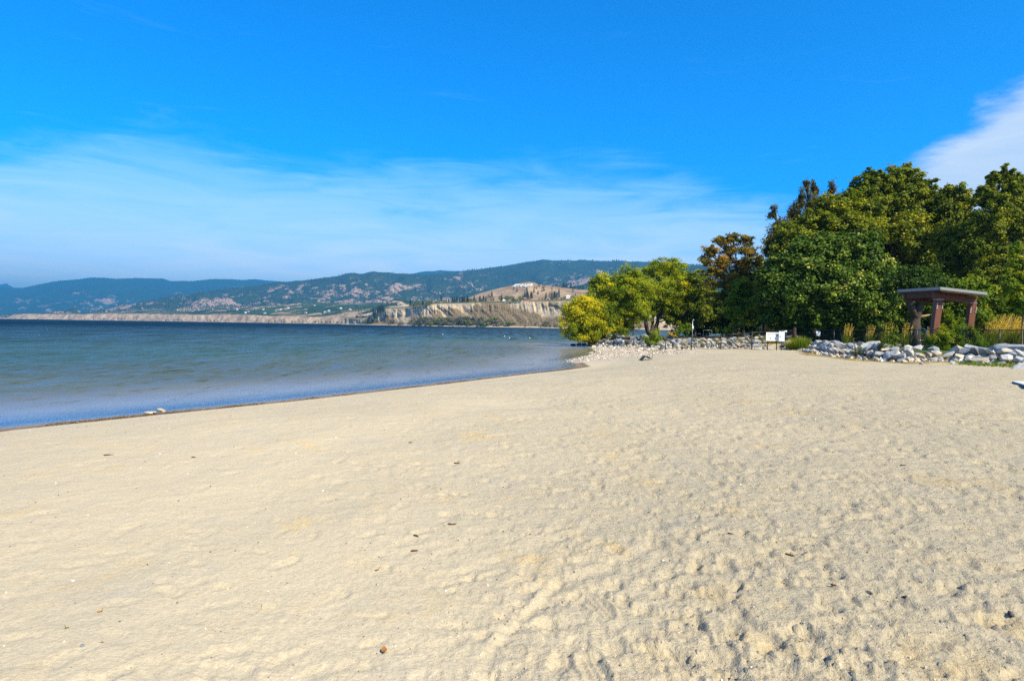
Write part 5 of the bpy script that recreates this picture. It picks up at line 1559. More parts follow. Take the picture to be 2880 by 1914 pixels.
# the header line: lettering too small to read in the photograph, so plain dashes of print at its size
hd = MB(); rr_ = random.Random(5); x_ = 0.06
while x_ < W - 0.06:
    l_ = rr_.uniform(0.03, 0.09); hd.box((x_ + l_ / 2, -0.018, zt - 0.105), (l_, 0.004, 0.045)); x_ += l_ + 0.018
hm_ = link('lettering', hd.mesh('lettering', teal_ink), sg)
hm_['kind'] = 'stuff'
def icon(name, cx, cz, r, mt, inner=0.0, parent=sg):
    v, f = disc(cx, cz, r, -0.0185, inner=inner)
    return link(name, MB().add(v, f).mesh(name, mt), parent)
icon('pictogram', 0.20, zt - 0.25, 0.070, red_ink, 0.045)
tri_ = MB().add([(0.46, -0.0185, zt - 0.31), (0.62, -0.0185, zt - 0.31), (0.54, -0.0185, zt - 0.19)], [(0, 1, 2)]); link('pictogram', tri_.mesh('pictogram', yellow_ink), sg)
icon('pictogram', 0.87, zt - 0.25, 0.065, blue_ink, 0.02)
icon('pictogram', 0.33, zt - 0.48, 0.070, blue_ink, 0.03)
icon('pictogram', 0.72, zt - 0.48, 0.070, teal_ink, 0.02)
p0 = at_d(2190, 931, 49.45); gzs2 = gz(p0.x, p0.y)
s2 = thing('notice_sign', 'taller pale blue-white notice panel overlapping the right end of the pictogram board', 'sign', (p0.x, p0.y, gzs2))
W2, H2, zt2 = 16 * k, 28 * k, p0.z - gzs2
link('board', MB().box((W2 / 2, -0.06, zt2 - H2 / 2), (W2, 0.025, H2)).mesh('board', simple_mat('pale_blue_sign', (0.62, 0.70, 0.82), 0.5, var=0.05)), s2)
link('post', MB().box((W2 / 2, -0.02, zt2 / 2 - 0.1), (0.05, 0.05, zt2)).mesh('post', black_paint), s2)
link('edge_strip', MB().box((W2 + 0.012, -0.058, zt2 - H2 / 2), (0.022, 0.03, H2)).mesh('edge_strip', simple_mat('navy_edge', (0.012, 0.014, 0.12), 0.5)), s2)
link('lettering', MB().box((W2 / 2, -0.0755, zt2 - 0.07), (0.14, 0.003, 0.02)).mesh('lettering', black_ink), s2)
icon('pictogram', 0.10, zt2 - 0.42, 0.05, blue_ink, 0.0, s2).location.y = -0.058

def small_sign(name, label, px, py, w_, h_, d, mt, tilt=0.0, post=True, mark=True):
    p = at_d(px, py, d); g = gz(p.x, p.y); k = d / F
    o = thing(name, label, 'sign', (p.x, p.y, g)); z = p.z - g
    link('board', MB().box((w_ * k / 2, 0, z - h_ * k / 2), (w_ * k, 0.015, h_ * k), tilt).mesh('board', mt), o)
    if mark:
        link('lettering', MB().box((w_ * k / 2, -0.012, z - h_ * k * .45), (w_ * k * .45, 0.003, 0.018)).box((w_ * k / 2, -0.012, z - h_ * k * .60), (w_ * k * .3, 0.003, 0.012)).mesh('lettering', black_ink), o)['kind'] = 'stuff'
    if post:
        link('post', MB().tube([(w_ * k * .7, 0.04, -0.2), (w_ * k * .7, 0.04, z + 0.02)], 0.028, 8).mesh('post', black_paint, True), o)
    return o
small_sign('notice_sign', 'small upright white notice on the black fence, right of the tall grass clump', 2296, 931, 11, 13, 52.2, white_paint)
small_sign('notice_sign', 'tiny white plate at fence-rail height just right of the big white board', 2206.5, 929, 7, 4, 53.9, white_paint, mark=False)
small_sign('trail_marker', 'dark post with narrow white-blue side plates left of the big white board', 2141, 913, 11, 12, 58, simple_mat('pale_plate', (0.55, 0.60, 0.72), 0.5), mark=False)
p = at_d(2146.5, 915, 57.9); g = gz(p.x, p.y)
tp = thing('wooden_post', 'thick black wooden post standing before the golden shrub left of the big sign', 'post', (p.x, p.y, g))
link('shaft', MB().box((0, 0, (p.z - g) / 2 - .1), (0.14, 0.14, p.z - g + .2)).mesh('shaft', black_paint), tp)
link('cap', MB().box((0, 0, p.z - g + .02), (0.17, 0.17, 0.04)).mesh('cap', black_paint), tp)
shrub('shrub', 'golden-orange lit shrub behind the black post and the big white sign', (2165, 945), 63, [(2160, 918, 16, 16, .6), (2178, 922, 16, 14, .5), (2190, 928, 12, 10, .45), (2145, 925, 10, 14, .75)], 3000, 0.16, 'tan', 140)
shrub('shrub', 'bright yellow-green shrub catching the sun left of the black post', (2060, 945), 60, [(2055, 922, 12, 14, .9), (2070, 930, 10, 10, .8), (2040, 932, 14, 10, .7), (2085, 915, 14, 12, .6)], 2400, 0.14, 'fresh', 141)
shrub('shrub', 'fresh green shrub between dark trunks left of the yellow-green one', (1925, 945), 66, [(1920, 920, 16, 14, .5), (1940, 925, 14, 12, .6), (1905, 930, 14, 10, .45)], 2400, 0.15, 'fresh', 142)

# slim pale shower post / bollard by the path
p = at_d(1948, 900, 60); g = gz(p.x, p.y)
so = thing('beach_shower', 'slim grey shower column with white head beside the path behind the headland', 'shower', (p.x, p.y, g))
zt_ = p.z - g; steel = simple_mat('galvanised_steel', (0.45, 0.47, 0.50), 0.35, metal=0.6, var=0.1)
link('column', MB().tube([(0, 0, -0.1), (0, 0, zt_)], [0.04, 0.035], 10).mesh('column', steel, True), so)
link('shower_head', MB().tube([(0, 0, zt_ - .05), (0.02, -0.1, zt_ + .05), (0.02, -0.22, zt_)], [0.025, 0.025, 0.045], 8).mesh('shower_head', white_paint, True), so)
link('push_button', MB().box((0.02, -0.07, zt_ - 0.68), (0.14, 0.06, 0.24)).mesh('push_button', white_paint), so)

# low grey hoop rail in the trees
p = at_d(1978, 928, 66); q = at_d(2002, 928, 66); g = gz(p.x, p.y)
hr = thing('hoop_rail', 'thin grey metal hoop rail standing in the shade between the trunks', 'rail', (p.x, p.y, g))
link('hoop', MB().tube([(0, 0, -.1), (0, 0, p.z - g), (q.x - p.x, 0, p.z - g), (q.x - p.x, 0, -.1)], 0.025, 8).mesh('hoop', steel, True), hr)

# ------------------------------------------------------------------ park shelter
def shelter():
    g = 1.18; LA, LB = 2.85, 4.2
    o = thing('park_shelter', 'reddish-brown timber park shelter with a flat light-edged roof on two thick leaning posts', 'shelter', (25.9, 38.0, g), 0)
    m, t, out = material('red_timber')
    gr = t.noise(t.mapping(t.objco(), scale=(14, 14, 0.8)), 2.0, 5, 0.7, 0.4)
    c = t.ramp(gr, [(0.3, (0.060, 0.018, 0.008)), (0.6, (0.165, 0.050, 0.020)), (0.8, (0.24, 0.085, 0.032))])
    t.put(out.inputs[0], t.node('ShaderNodeBsdfPrincipled', {'Base Color': c, 'Roughness': 0.6, 'Normal': t.bump(gr, 0.4, 0.02)}))
    tim = m
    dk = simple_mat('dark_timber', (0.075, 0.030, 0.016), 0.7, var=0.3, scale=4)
    flash = simple_mat('roof_flashing', (0.25, 0.265, 0.26), 0.45, metal=0.0, var=0.05)
    zr = H + 2.73 - g      # roof top above the ground at the near corner

    def sl(nm, c_, s_, mt):
        mb = MB().box(c_, s_)
        mb.v = [(x, y, z + zr - 0.098 * x + 0.017 * y) for x, y, z in mb.v]
        return link(nm, mb.mesh(nm, mt), o)
    sl('roof_deck', (LA / 2, LB / 2, -0.05), (LA - 0.06, LB - 0.06, 0.08), simple_mat('roof_membrane', (0.30, 0.30, 0.29), 0.9))
    for c_, s_ in (((LA / 2, 0, -0.08), (LA, 0.05, 0.17)), ((0, LB / 2, -0.08), (0.05, LB - 0.06, 0.17)), ((LA / 2, LB, -0.08), (LA, 0.05, 0.17)), ((LA, LB / 2, -0.08), (0.05, LB - 0.06, 0.17))):
        sl('fascia', c_, s_, flash)
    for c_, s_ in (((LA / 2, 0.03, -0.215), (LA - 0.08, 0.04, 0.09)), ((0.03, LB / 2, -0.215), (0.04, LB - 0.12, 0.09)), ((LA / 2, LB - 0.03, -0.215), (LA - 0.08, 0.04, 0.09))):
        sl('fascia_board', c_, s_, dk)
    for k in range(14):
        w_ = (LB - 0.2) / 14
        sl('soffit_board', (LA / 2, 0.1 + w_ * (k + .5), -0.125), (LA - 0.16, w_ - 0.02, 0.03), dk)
    sl('beam', (1.45, 0.80, -0.48), (2.66, 0.18, 0.42), tim)
    sl('beam', (1.45, LB - 0.5, -0.48), (2.66, 0.18, 0.42), tim)
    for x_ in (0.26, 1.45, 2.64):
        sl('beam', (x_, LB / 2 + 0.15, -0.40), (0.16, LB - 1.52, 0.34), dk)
    for xa, xb, dp, lean in ((0.26, 0.64, 0.36, -0.22), (2.33, 2.71, 0.32, -0.18)):
        zt_ = zr - 0.70 - 0.098 * xa
        v = []
        for z_, sx, kk in ((-0.2, lean * 1.6, 0.88), (zt_, 0.0, 1.0)):
            xm = (xa + xb) / 2; hw__ = (xb - xa) / 2 * kk
            for u, q_ in ((-1, 0), (1, 0), (1, 1), (-1, 1)):
                v.append((xm + sx + u * hw__, 0.60 + q_ * dp, z_))
        link('post', MB().add(v, [(3, 2, 1, 0), (4, 5, 6, 7), (0, 1, 5, 4), (1, 2, 6, 5), (2, 3, 7, 6), (3, 0, 4, 7)]).mesh('post', tim), o)
        link('steel_collar', MB().box(((xa + xb) / 2, 0.60 + dp / 2, zt_ + 0.012), (xb - xa + 0.04, dp + 0.04, 0.025)).mesh('steel_collar', steel), o)
        for r_ in range(3):
            for u in (0.08, 0.92):
                zz_ = zt_ - 0.28 - 0.13 * r_; x_ = xa + (xb - xa) * u + lean * 1.6 * (zt_ - zz_) / (zt_ + .2)
                link('bolt', MB().tube([(x_, 0.605, zz_), (x_, 0.56, zz_)], 0.032, 8).mesh('bolt', simple_mat('bolt_steel', (.7, .7, .72), .4) if 'bolt_steel' not in bpy.data.materials else bpy.data.materials['bolt_steel'], True), o)
shelter()

# arched bicycle racks in front of the shelter
proto = None
for k, (px, lab) in enumerate([(2592, 'silver arched bicycle rack, leftmost of the row in front of the shelter'), (2617, 'silver arched bicycle rack in the middle, left of the shelter post'), (2716, 'silver arched bicycle rack by the right shelter post, half behind the bush')]):
    p = at_d(px, 922.5, 40.2); g = gz(p.x, p.y); zt_ = p.z - g
    if proto is None:
        o = thing('bicycle_rack', lab, 'bike rack', (p.x, p.y, g), 0.1, 'arched bicycle racks'); proto = o
        hp = [(-0.26, 0, -.1), (-0.26, 0, zt_ - 0.14), (-0.20, 0, zt_ - 0.06), (-0.1, 0, zt_ - 0.015), (0, 0, zt_), (0.1, 0, zt_ - 0.015), (0.20, 0, zt_ - 0.06), (0.26, 0, zt_ - 0.14), (0.26, 0, -.1)]
        link('hoop', MB().tube(hp, 0.028, 8).mesh('hoop', simple_mat('polished_steel', (0.75, 0.76, 0.78), 0.2, metal=1.0, var=0.05), True), o)
        link('cross_bar', MB().tube([(-0.26, 0, zt_ * .45), (0.26, 0, zt_ * .45)], 0.02, 6).mesh('cross_bar', steel, True), o)
        for sx in (-0.26, 0.26):
            link('foot_plate', MB().box((sx, 0, 0.03), (0.14, 0.14, 0.02)).mesh('foot_plate', steel), o)
    else:
        o = copy_tree(proto, None, label=lab); o.location = (p.x, p.y, g)

# leaning old trunk behind the shelter with one bare limb coloured pale as if sunlit
p = at_d(2575, 938, 47); g = gz(p.x, p.y)
o = thing('old_tree', 'old dark leaning trunk with a bare sunlit bent limb behind the shelter', 'tree', (p.x, p.y, g))
k = 47 / F
def lp(px, py): q = at_d(px, py, 47); return (q.x - p.x, q.y - p.y, q.z - g)
link('trunk', MB().tube([(0, 0, -.3), lp(2573, 905), lp(2580, 880), lp(2590, 850), lp(2600, 820), lp(2612, 790)], [0.42, 0.36, 0.33, 0.28, 0.22, 0.15], 10)
     .tube([lp(2577, 895), lp(2560, 860), lp(2552, 820), lp(2548, 780)], [0.30, 0.25, 0.2, 0.12], 9).tube([lp(2590, 850), lp(2610, 842), lp(2625, 830)], [0.16, 0.12, 0.06], 8).mesh('trunk', bark, True), o)
link('limb', MB().tube([lp(2560, 922), lp(2566, 905), lp(2575, 893), lp(2583, 889), lp(2600, 888), lp(2614, 885)], [0.03, 0.07, 0.13, 0.13, 0.09, 0.05], 8).mesh('limb', simple_mat('sunlit_wood', (0.34, 0.20, 0.10), 0.85, var=0.3, scale=8, bump=0.4), True), o)
rngo = np.random.default_rng(4)
v, f, tn = leaf_cloud([lp(2600, 790) + (1.6, 1.4, 1.1, 0.35), lp(2555, 800) + (1.5, 1.4, 1.2, 0.3), lp(2620, 830) + (0.9, 0.9, 0.6, 0.45)], 7000, 0.2, rngo)
link('crown', np_mesh('crown', v, f, [LM['maple']], False, {'tint': tn}), o)

# ------------------------------------------------------------------ things on the beach
# sling lounger with a sunshade frame
p = sand_pt(1800, 1013); zz_ = p.z
lo = thing('beach_lounger', 'low dark folding beach chair standing alone on the cobble spit', 'beach chair', (p.x, p.y, zz_), 0.12)
frame = simple_mat('lounger_frame', (0.03, 0.028, 0.026), 0.5)
sling = simple_mat('lounger_sling', (0.055, 0.05, 0.048), 0.8, var=0.2)
W = 0.50
prof = [(0.02, 0.01), (0.16, 0.15), (0.28, 0.27), (0.34, 0.285), (0.46, 0.22), (0.57, 0.15), (0.66, 0.13)]
for s_ in (-1, 1):
    y_ = s_ * W / 2
    link('side_rail', MB().tube([(x_, y_, z_) for x_, z_ in prof], 0.016, 8).mesh('side_rail', frame, True), lo)
    link('leg', MB().tube([(0.30, y_, 0.27), (0.48, y_, 0.02), (0.64, y_, 0.02), (0.67, y_, 0.13)], 0.011, 6).mesh('leg', frame, True), lo)
    link('ground_bar', MB().tube([(0.02, y_, 0.015), (0.64, y_, 0.015)], 0.011, 6).mesh('ground_bar', frame, True), lo)
    link('back_upright', MB().tube([(0.64, y_, 0.13), (0.70, y_, 0.33), (0.71, y_, 0.43), (0.62, y_, 0.50), (0.50, y_, 0.58)], 0.011, 6).mesh('back_upright', frame, True), lo)
v = []; f = []
for i, (x_, z_) in enumerate(prof):
    for y_ in (-W / 2 + .02, 0, W / 2 - .02):
        v.append((x_, y_, z_ + 0.004 - (0.02 if y_ == 0 else 0)))
for i in range(len(prof) - 1):
    for k in range(2):
        f.append((3 * i + k, 3 * i + k + 1, 3 * i + 3 + k + 1, 3 * i + 3 + k))
v2 = [(a, b, c - 0.008) for a, b, c in v]; nn_ = len(v)
link('sling_seat', MB().add(v + v2, f + [tuple(nn_ + q for q in reversed(g_)) for g_ in f]).mesh('sling_seat', sling, True), lo)
for x_, z_ in ((0.02, 0.02), (0.66, 0.13), (0.50, 0.58), (0.71, 0.42)):
    link('cross_tube', MB().tube([(x_, -W / 2, z_), (x_, W / 2, z_)], 0.010, 6).mesh('cross_tube', frame, True), lo)

# pale board lying at the right edge
p = at_z(2846, 1082, 0.70); q = at_z(2905, 1100, 0.70); dv = Vector((q.x - p.x, q.y - p.y))
zz_ = float(sand_height(np.array([p.x + .5]), np.array([p.y]))[0])
L = 2.2; ang = math.atan2(dv.y, dv.x)
bo = thing('pale_board', 'pale blue-grey board lying flat on the sand at the right edge', 'board', (p.x, p.y, zz_), ang)
link('deck', MB().box((L / 2, 0.30, 0.075), (L, 0.60, 0.03)).mesh('deck', simple_mat('weathered_white', (0.62, 0.68, 0.70), 0.7, var=0.1)), bo)
link('edge_beam', MB().box((L / 2, 0.02, 0.03), (L, 0.04, 0.06)).mesh('edge_beam', simple_mat('slate_paint', (0.09, 0.11, 0.13), 0.7)), bo)
link('edge_beam', MB().box((L / 2, 0.58, 0.03), (L, 0.04, 0.06)).mesh('edge_beam', bpy.data.materials['slate_paint']), bo)

# twigs and fallen leaves on the sand
twig_m = simple_mat('twig', (0.12, 0.065, 0.03), 0.9, var=0.3, scale=20)
TW = [(305, 1280, 26, 0.1, 'thin dark twig on the smooth sand below the white stones'), (1288, 1303, 22, 0.05, 'forked reddish twig with a stub, near the centre of the beach'), (1272, 1475, 24, 0.15, 'straight grey twig lying in the middle foreground'),
      (1171, 1508, 18, -0.7, 'short curved brown twig left of the straight grey one'), (1166, 1550, 20, 0.3, 'thin pale tan twig below the curved brown one'), (2055, 1502, 16, -0.5, 'short dark twig at the edge of the trampled sand'), (2222, 1562, 26, -0.6, 'brown twig stuck in a footprint in the trampled sand'),
      (2540, 1309, 18, 0.1, 'small dark twig high in the trampled sand on the right'), (2345, 1647, 16, -0.7, 'short dark twig in the lower right sand'), (545, 1286, 12, 0.2, 'pale curled bit of bark on the smooth left sand'), (1155, 1245, 12, -0.4, 'tiny brown twig beyond the forked twig'), (2700, 1184, 14, 0.2, 'small brown twig at the far right of the sand')]
for k, (px, py, L_, a_, lab) in enumerate(TW):
    c = sand_pt(px, py); kk = c.y / F; l_ = L_ * kk
    rr_ = random.Random(300 + k); o = thing('twig', lab, 'twig', (c.x, c.y, c.z + 0.006), a_, 'twigs on the sand')
    pts = [(l_ * (t_ - .5), rr_.uniform(-.08, .08) * l_, rr_.uniform(0.0, 0.07) * l_) for t_ in (0, .25, .5, .75, 1)]
    mb = MB().tube(pts, [0.005, 0.007, 0.006, 0.005, 0.003], 6)
    link('stem', mb.mesh('stem', twig_m, True), o)
    if k in (1, 6):
        link('side_shoot', MB().tube([pts[2], (pts[2][0] + .1 * l_, pts[2][1] + .12 * l_, pts[2][2] + .3 * l_)], [0.004, 0.002], 5).mesh('side_shoot', twig_m, True), o)
LF = [(1080, 1833, 24, (0.30, 0.12, 0.02), 'curled rust-brown dead leaf standing up in the lower centre sand'), (280, 1720, 14, (0.62, 0.30, 0.02), 'small orange leaf near the lower left'), (735, 1712, 9, (0.70, 0.42, 0.02), 'tiny yellow leaf left of the lower centre'),
      (190, 1765, 12, (0.35, 0.34, 0.05), 'small yellow-green leaf in the lower left corner'), (2036, 1650, 9, (0.55, 0.28, 0.02), 'tiny orange leaf beside the shoe print'), (2400, 1887, 14, (0.50, 0.42, 0.03), 'yellow leaf at the bottom of the trampled sand'), (2250, 1805, 9, (0.60, 0.30, 0.03), 'tiny orange leaf in the lower right sand'), (1060, 1604, 14, (0.32, 0.17, 0.06), 'crumpled tan leaf left of the drag mark')]
for k, (px, py, s_, col, lab) in enumerate(LF):
    c = sand_pt(px, py); kk = c.y / F; l_ = s_ * kk; rr_ = random.Random(400 + k)
    o = thing('fallen_leaf', lab, 'leaf', (c.x, c.y, c.z + 0.004), rr_.uniform(0, 6), 'fallen leaves on the sand')
    v = []; f = []
    for i in range(7):
        t_ = i / 6; w_ = 0.34 * math.sin(math.pi * min(1, t_ * 0.94 + 0.04)) * l_
        for u in (-1, 0, 1):
            v.append((l_ * (t_ - .5), u * w_, 0.10 * l_ * (abs(u) * 1.2) + 0.30 * l_ * (t_ - .5) ** 2 + (0.25 * l_ * t_ if k == 0 else 0)))
    for i in range(6):
        for u in range(2):
            f.append((3 * i + u, 3 * i + u + 1, 3 * i + 4 + u, 3 * i + 3 + u))
    link('blade', MB().add(v, f).mesh('blade', simple_mat('dead_leaf', col, 0.7, var=0.2, scale=30), True), o)
    link('stalk', MB().tube([(-l_ * .5, 0, 0.07 * l_), (-l_ * .75, 0.05 * l_, 0.02)], 0.0015, 4).mesh('stalk', twig_m), o)
# single pale pebbles and sand clods
for k, (px, py, s_, lab) in enumerate([(1475, 1772, 0.030, 'single white pebble beside the drag mark in the lower centre'), (232, 1816, 0.030, 'flat grey pebble in the lower left corner'), (1123, 1766, 0.018, 'small white pebble left of the drag mark'), (1153, 1768, 0.015, 'tiny white pebble paired with the one left of the drag mark'),
        (555, 1286, 0.05, 'pale tan pebble on the smooth left sand'), (553, 1427, 0.035, 'small white shell-like pebble on the left sand'), (2107, 1495, 0.03, 'white pebble at the edge of the trampled sand'), (2210, 1389, 0.04, 'pale yellow pebble in the trampled sand'),
        (2445, 1668, 0.055, 'dark rounded pebble in a footprint, lower right'), (2545, 1675, 0.045, 'dark pebble right of the rounded one, lower right'), (2842, 1730, 0.05, 'dark pebble near the lower right corner'), (1062, 1643, 0.025, 'pale pebble above the crumpled leaf')]):
    c = sand_pt(px, py)
    tone = 'dark' if 'dark' in lab else ('blue-grey' if 'grey' in lab else 'cream')
    o = place_rock(c.x, c.y, c.z + s_ * 0.15, s_, tone, '', 'pebbles on the sand', rk, (1.2, .9, .6), lab)
    o.name = 'pebble'; o['category'] = 'pebble'

# buoys on the lake
buoy_m = simple_mat('buoy_white', (0.8, 0.8, 0.8), 0.4, var=0.03)
bproto = None
for px, py, lab in ((1245, 939, 'small white buoy farthest left on the lake, before the pale bluff'), (1419, 944.5, 'white buoy in the middle of the three near the headland'), (1433, 949.5, 'white buoy closest to the beach'), (1490, 949.5, 'white buoy just left of the yellow willow')):
    p = at_z(px, py + 1, 0.0)
    if bproto is None:
        o = thing('buoy', lab, 'buoy', tuple(p), 0, 'white buoys on the lake'); bproto = o
        mb = MB(); pr = [(0.02, -0.1), (0.07, -0.07), (0.11, 0.0), (0.09, 0.06), (0.05, 0.1), (0.02, 0.12)]
        mb.tube([(0, 0, z_) for _, z_ in pr], [r_ for r_, _ in pr], 12); link('float', mb.mesh('float', buoy_m, True), o)
        link('ring', MB().tube([(0, 0, .16), (0.0, 0, .21)], 0.02, 6).mesh('ring', steel), o)
    else:
        o = copy_tree(bproto, None, label=lab); o.location = p

# ------------------------------------------------------------------ far trees, houses and the white stone patch
def pick(name, px, py):
    X, Y, Z = HILL[name]
    if name not in PCACHE:
        PCACHE[name] = project(X, Y, Z)
    u, v_ = PCACHE[name]
    d2 = (u - px) ** 2 * 1.0 + (v_ - py) ** 2 * 2.0
    k = int(np.argmin(d2)); return Vector((X.ravel()[k], Y.ravel()[k], Z.ravel()[k]))
PCACHE = {}
pine_m = leaf_material('leaf_pine', [(0.0, (0.010, 0.022, 0.008)), (0.6, (0.030, 0.050, 0.016)), (1.0, (0.06, 0.08, 0.025))], 0.1)
def far_tree_meshes(kind, seed):
    rng = np.random.default_rng(seed)
    if kind == 'conifer':
        n = 420; zt_ = rng.random(n) ** 0.8
        r_ = (0.20 * (1 - zt_) + 0.02) * np.sqrt(rng.uniform(.3, 1, n)) * (1 + .35 * np.sin(zt_ * 40)); a = rng.uniform(0, 6.28, n)
        P = np.stack([r_ * np.cos(a), r_ * np.sin(a), 0.10 + 0.9 * zt_], -1)
    else:
        n = 420; u = rng.normal(size=(n, 3)); u /= np.linalg.norm(u, axis=1)[:, None]
        P = u * rng.uniform(.6, 1, n)[:, None] * np.array([.42, .42, .40]) * (1 + .25 * vnoise(u[:, 0] * 3 + seed, u[:, 2] * 3, 1))[:, None] + np.array([0, 0, .58])
    v, f, tn = leaf_quads(P, rng.normal(size=(n, 3)) + np.array([0, 0, .4]), np.full(n, .085), np.clip(rng.normal(.5, .25, n), 0, 1), rng, .8)
    crown = np_mesh('crown', v, f, [pine_m if kind == 'conifer' else LM['dark']], False, {'tint': tn})
    trunk = MB().tube([(0, 0, -0.12), (0, 0, .45), (0, 0, .9)], [.025, .018, .004], 6).mesh('trunk', bark)
    return crown, trunk
CON = [far_tree_meshes('conifer', s_) for s_ in (1, 2, 3)]; RND = [far_tree_meshes('round', s_) for s_ in (4, 5, 6)]
def far_tree(surface, px, py, hpx, kind, label, group, rr_, wide=1.0):
    p = pick(surface, px, py); k = p.y / F; s_ = hpx * k * 1.28
    c, t_ = rr_.choice(CON if kind == 'conifer' else RND)
    o = thing('pine_tree' if kind == 'conifer' else 'broadleaf_tree', label, 'tree', tuple(p), rr_.uniform(0, 6), group)
    o.scale = (s_ * wide, s_ * wide, s_)
    link('crown', c, o); link('trunk', t_, o)
rt = random.Random(8)
z1 = lambda x_, y_: (1300 + x_ * 0.1356, 780 + y_ * 0.1356)
for x_, y_, h_ in [(555, 400, 45), (612, 405, 100), (827, 380, 45), (862, 350, 18), (1077, 258, 55), (1140, 310, 70), (1158, 345, 130), (1345, 275, 60), (1505, 225, 50), (1545, 235, 55), (1590, 205, 60), (1672, 240, 55), (1668, 160, 30), (1720, 210, 40), (1640, 310, 50), (1697, 300, 70),
                   (1570, 360, 75), (1390, 310, 55), (1480, 320, 80), (1520, 340, 75), (1870, 260, 50), (1885, 195, 50), (1810, 380, 70), (1740, 455, 110), (1850, 430, 110), (1900, 440, 120), (1925, 450, 130), (1960, 450, 110), (2010, 440, 100), (2010, 340, 90), (2290, 305, 60), (1290, 430, 110),
                   (1340, 440, 140), (1370, 440, 110), (1415, 445, 120), (1450, 450, 100), (1260, 440, 70)]:
    px, py = z1(x_, y_)
    where = 'below the white stone patch' if px < 1462 else ('in the dense clump in the middle of the slope' if 330 < y_ and px < 1500 else ('high on the slope right of the summit' if y_ < 270 else 'on the right part of the slope'))
    far_tree('dry_grass_hill', px, py, h_ * 0.1356, 'conifer', 'dark pine on the tawny grass hill, ' + where, 'pines on the tawny grass hill', rt)
for x_, h_ in [(1880, 30), (1935, 50), (1990, 40), (2020, 45), (2060, 50), (2085, 70), (2115, 95), (2150, 80), (2180, 60), (2230, 55), (2265, 100), (2300, 50), (2345, 70), (2400, 60), (2450, 70), (2500, 60)]:
    px = 1300 + x_ * .1356
    far_tree('dry_grass_hill', px, 806 + (px - 1555) * 0.11, h_ * 0.1356, 'conifer', 'dark pine in the row along the skyline of the tawny hill', 'pines along the tawny hill skyline', rt)
for x_, y_, h_, kd in [(20, 515, 90, 0), (110, 520, 110, 0), (60, 515, 60, 1), (150, 520, 75, 1), (200, 520, 70, 1), (250, 515, 110, 0), (285, 515, 60, 0), (365, 512, 110, 0), (400, 512, 60, 0), (440, 512, 110, 0), (487, 505, 80, 0), (605, 505, 55, 1), (652, 495, 65, 0), (800, 500, 100, 1), (815, 500, 95, 0),
                       (910, 500, 95, 1), (940, 500, 100, 1), (1030, 515, 110, 1), (1060, 515, 80, 1), (1130, 510, 60, 1), (1210, 505, 100, 1), (1240, 505, 60, 1), (1100, 512, 50, 1), (1600, 480, 45, 1), (1660, 480, 40, 1), (1720, 482, 45, 1), (1780, 482, 40, 1), (1860, 480, 50, 1), (1960, 478, 45, 1),
                       (2060, 470, 50, 1), (2110, 465, 60, 1), (2300, 450, 70, 1), (2345, 445, 90, 0), (2250, 455, 50, 1)]:
    px, py = z1(x_, y_)
    where = 'left of the white-roofed house' if px < 1405 else ('between the white-roofed house and the brown-roofed building' if px < 1480 else 'right of the brown-roofed building')
    far_tree('bluff', px, py, h_ * 0.1356, 'conifer' if kd == 0 else 'round', ('dark pine' if kd == 0 else 'rounded green tree') + ' on the bluff top, ' + where, 'trees along the top of the pale bluff', rt)
z8 = lambda x_, y_: (900 + x_ * 0.178, 820 + y_ * 0.178)
for x_, y_, h_, kd in [(845, 385, 95, 0), (870, 370, 70, 0), (910, 350, 75, 0), (935, 345, 100, 0), (965, 340, 95, 0), (990, 335, 85, 0), (1010, 330, 50, 0), (860, 450, 90, 0), (780, 500, 100, 0), (720, 510, 60, 1), (690, 510, 50, 1), (745, 500, 60, 0), (820, 505, 70, 0), (880, 500, 60, 1),
                       (1430, 240, 90, 0), (1480, 240, 60, 1), (1510, 235, 70, 1), (1545, 230, 70, 1), (1580, 235, 60, 1), (1625, 235, 80, 0), (1660, 240, 70, 1), (1700, 225, 70, 1), (1740, 205, 60, 1), (1775, 200, 50, 1), (1830, 195, 40, 1), (1870, 190, 50, 1), (1915, 170, 85, 0), (1960, 185, 50, 1),
                       (2000, 180, 50, 0), (2035, 180, 60, 0), (2095, 180, 75, 0), (2125, 185, 80, 0), (2160, 180, 85, 0), (2210, 180, 75, 0), (2245, 180, 80, 0), (2280, 180, 80, 0), (2330, 180, 90, 0)]:
    px, py = z8(x_, y_)
    where = 'where the low cliffs meet the near bluff' if px < 1085 else ('at the left shoulder of the bluff' if px < 1215 else 'along the bluff top before the tawny hill')
    far_tree('bluff', px, py, h_ * 0.178, 'conifer' if kd == 0 else 'round', ('dark pine' if kd == 0 else 'rounded dark tree') + ' ' + where, 'trees along the top of the pale bluff', rt)

# grey-green scrub at the foot of the bluff
scrub_m = leaf_material('leaf_scrub', [(0.0, (0.045, 0.045, 0.025)), (0.5, (0.15, 0.145, 0.08)), (1.0, (0.30, 0.28, 0.16))], 0.15)
def scrub_mesh(seed, mt):
    rng = np.random.default_rng(seed)
    bl = [(rng.uniform(-.5, .5), rng.uniform(-.3, .3), rng.uniform(.2, .45), rng.uniform(.3, .5), .4, rng.uniform(.25, .4), rng.uniform(.35, .6)) for _ in range(5)]
    v, f, tn = leaf_cloud(bl, 800, 0.09, rng, 0.35, 0.6, 0, .7, .5, 1.0, 1.6)
    return np_mesh('foliage', v, f, [mt], False, {'tint': tn})
SCR = [scrub_mesh(s_, scrub_m) for s_ in (1, 2, 3)] + [scrub_mesh(7, LM['olive'])]
stemm = MB().tube([(0, 0, -.2), (0, 0, .3)], .03, 5).tube([(0, 0, 0), (.3, .1, .35)], .02, 5).mesh('stem', bark)
rs = random.Random(12)
sx_ = 1098
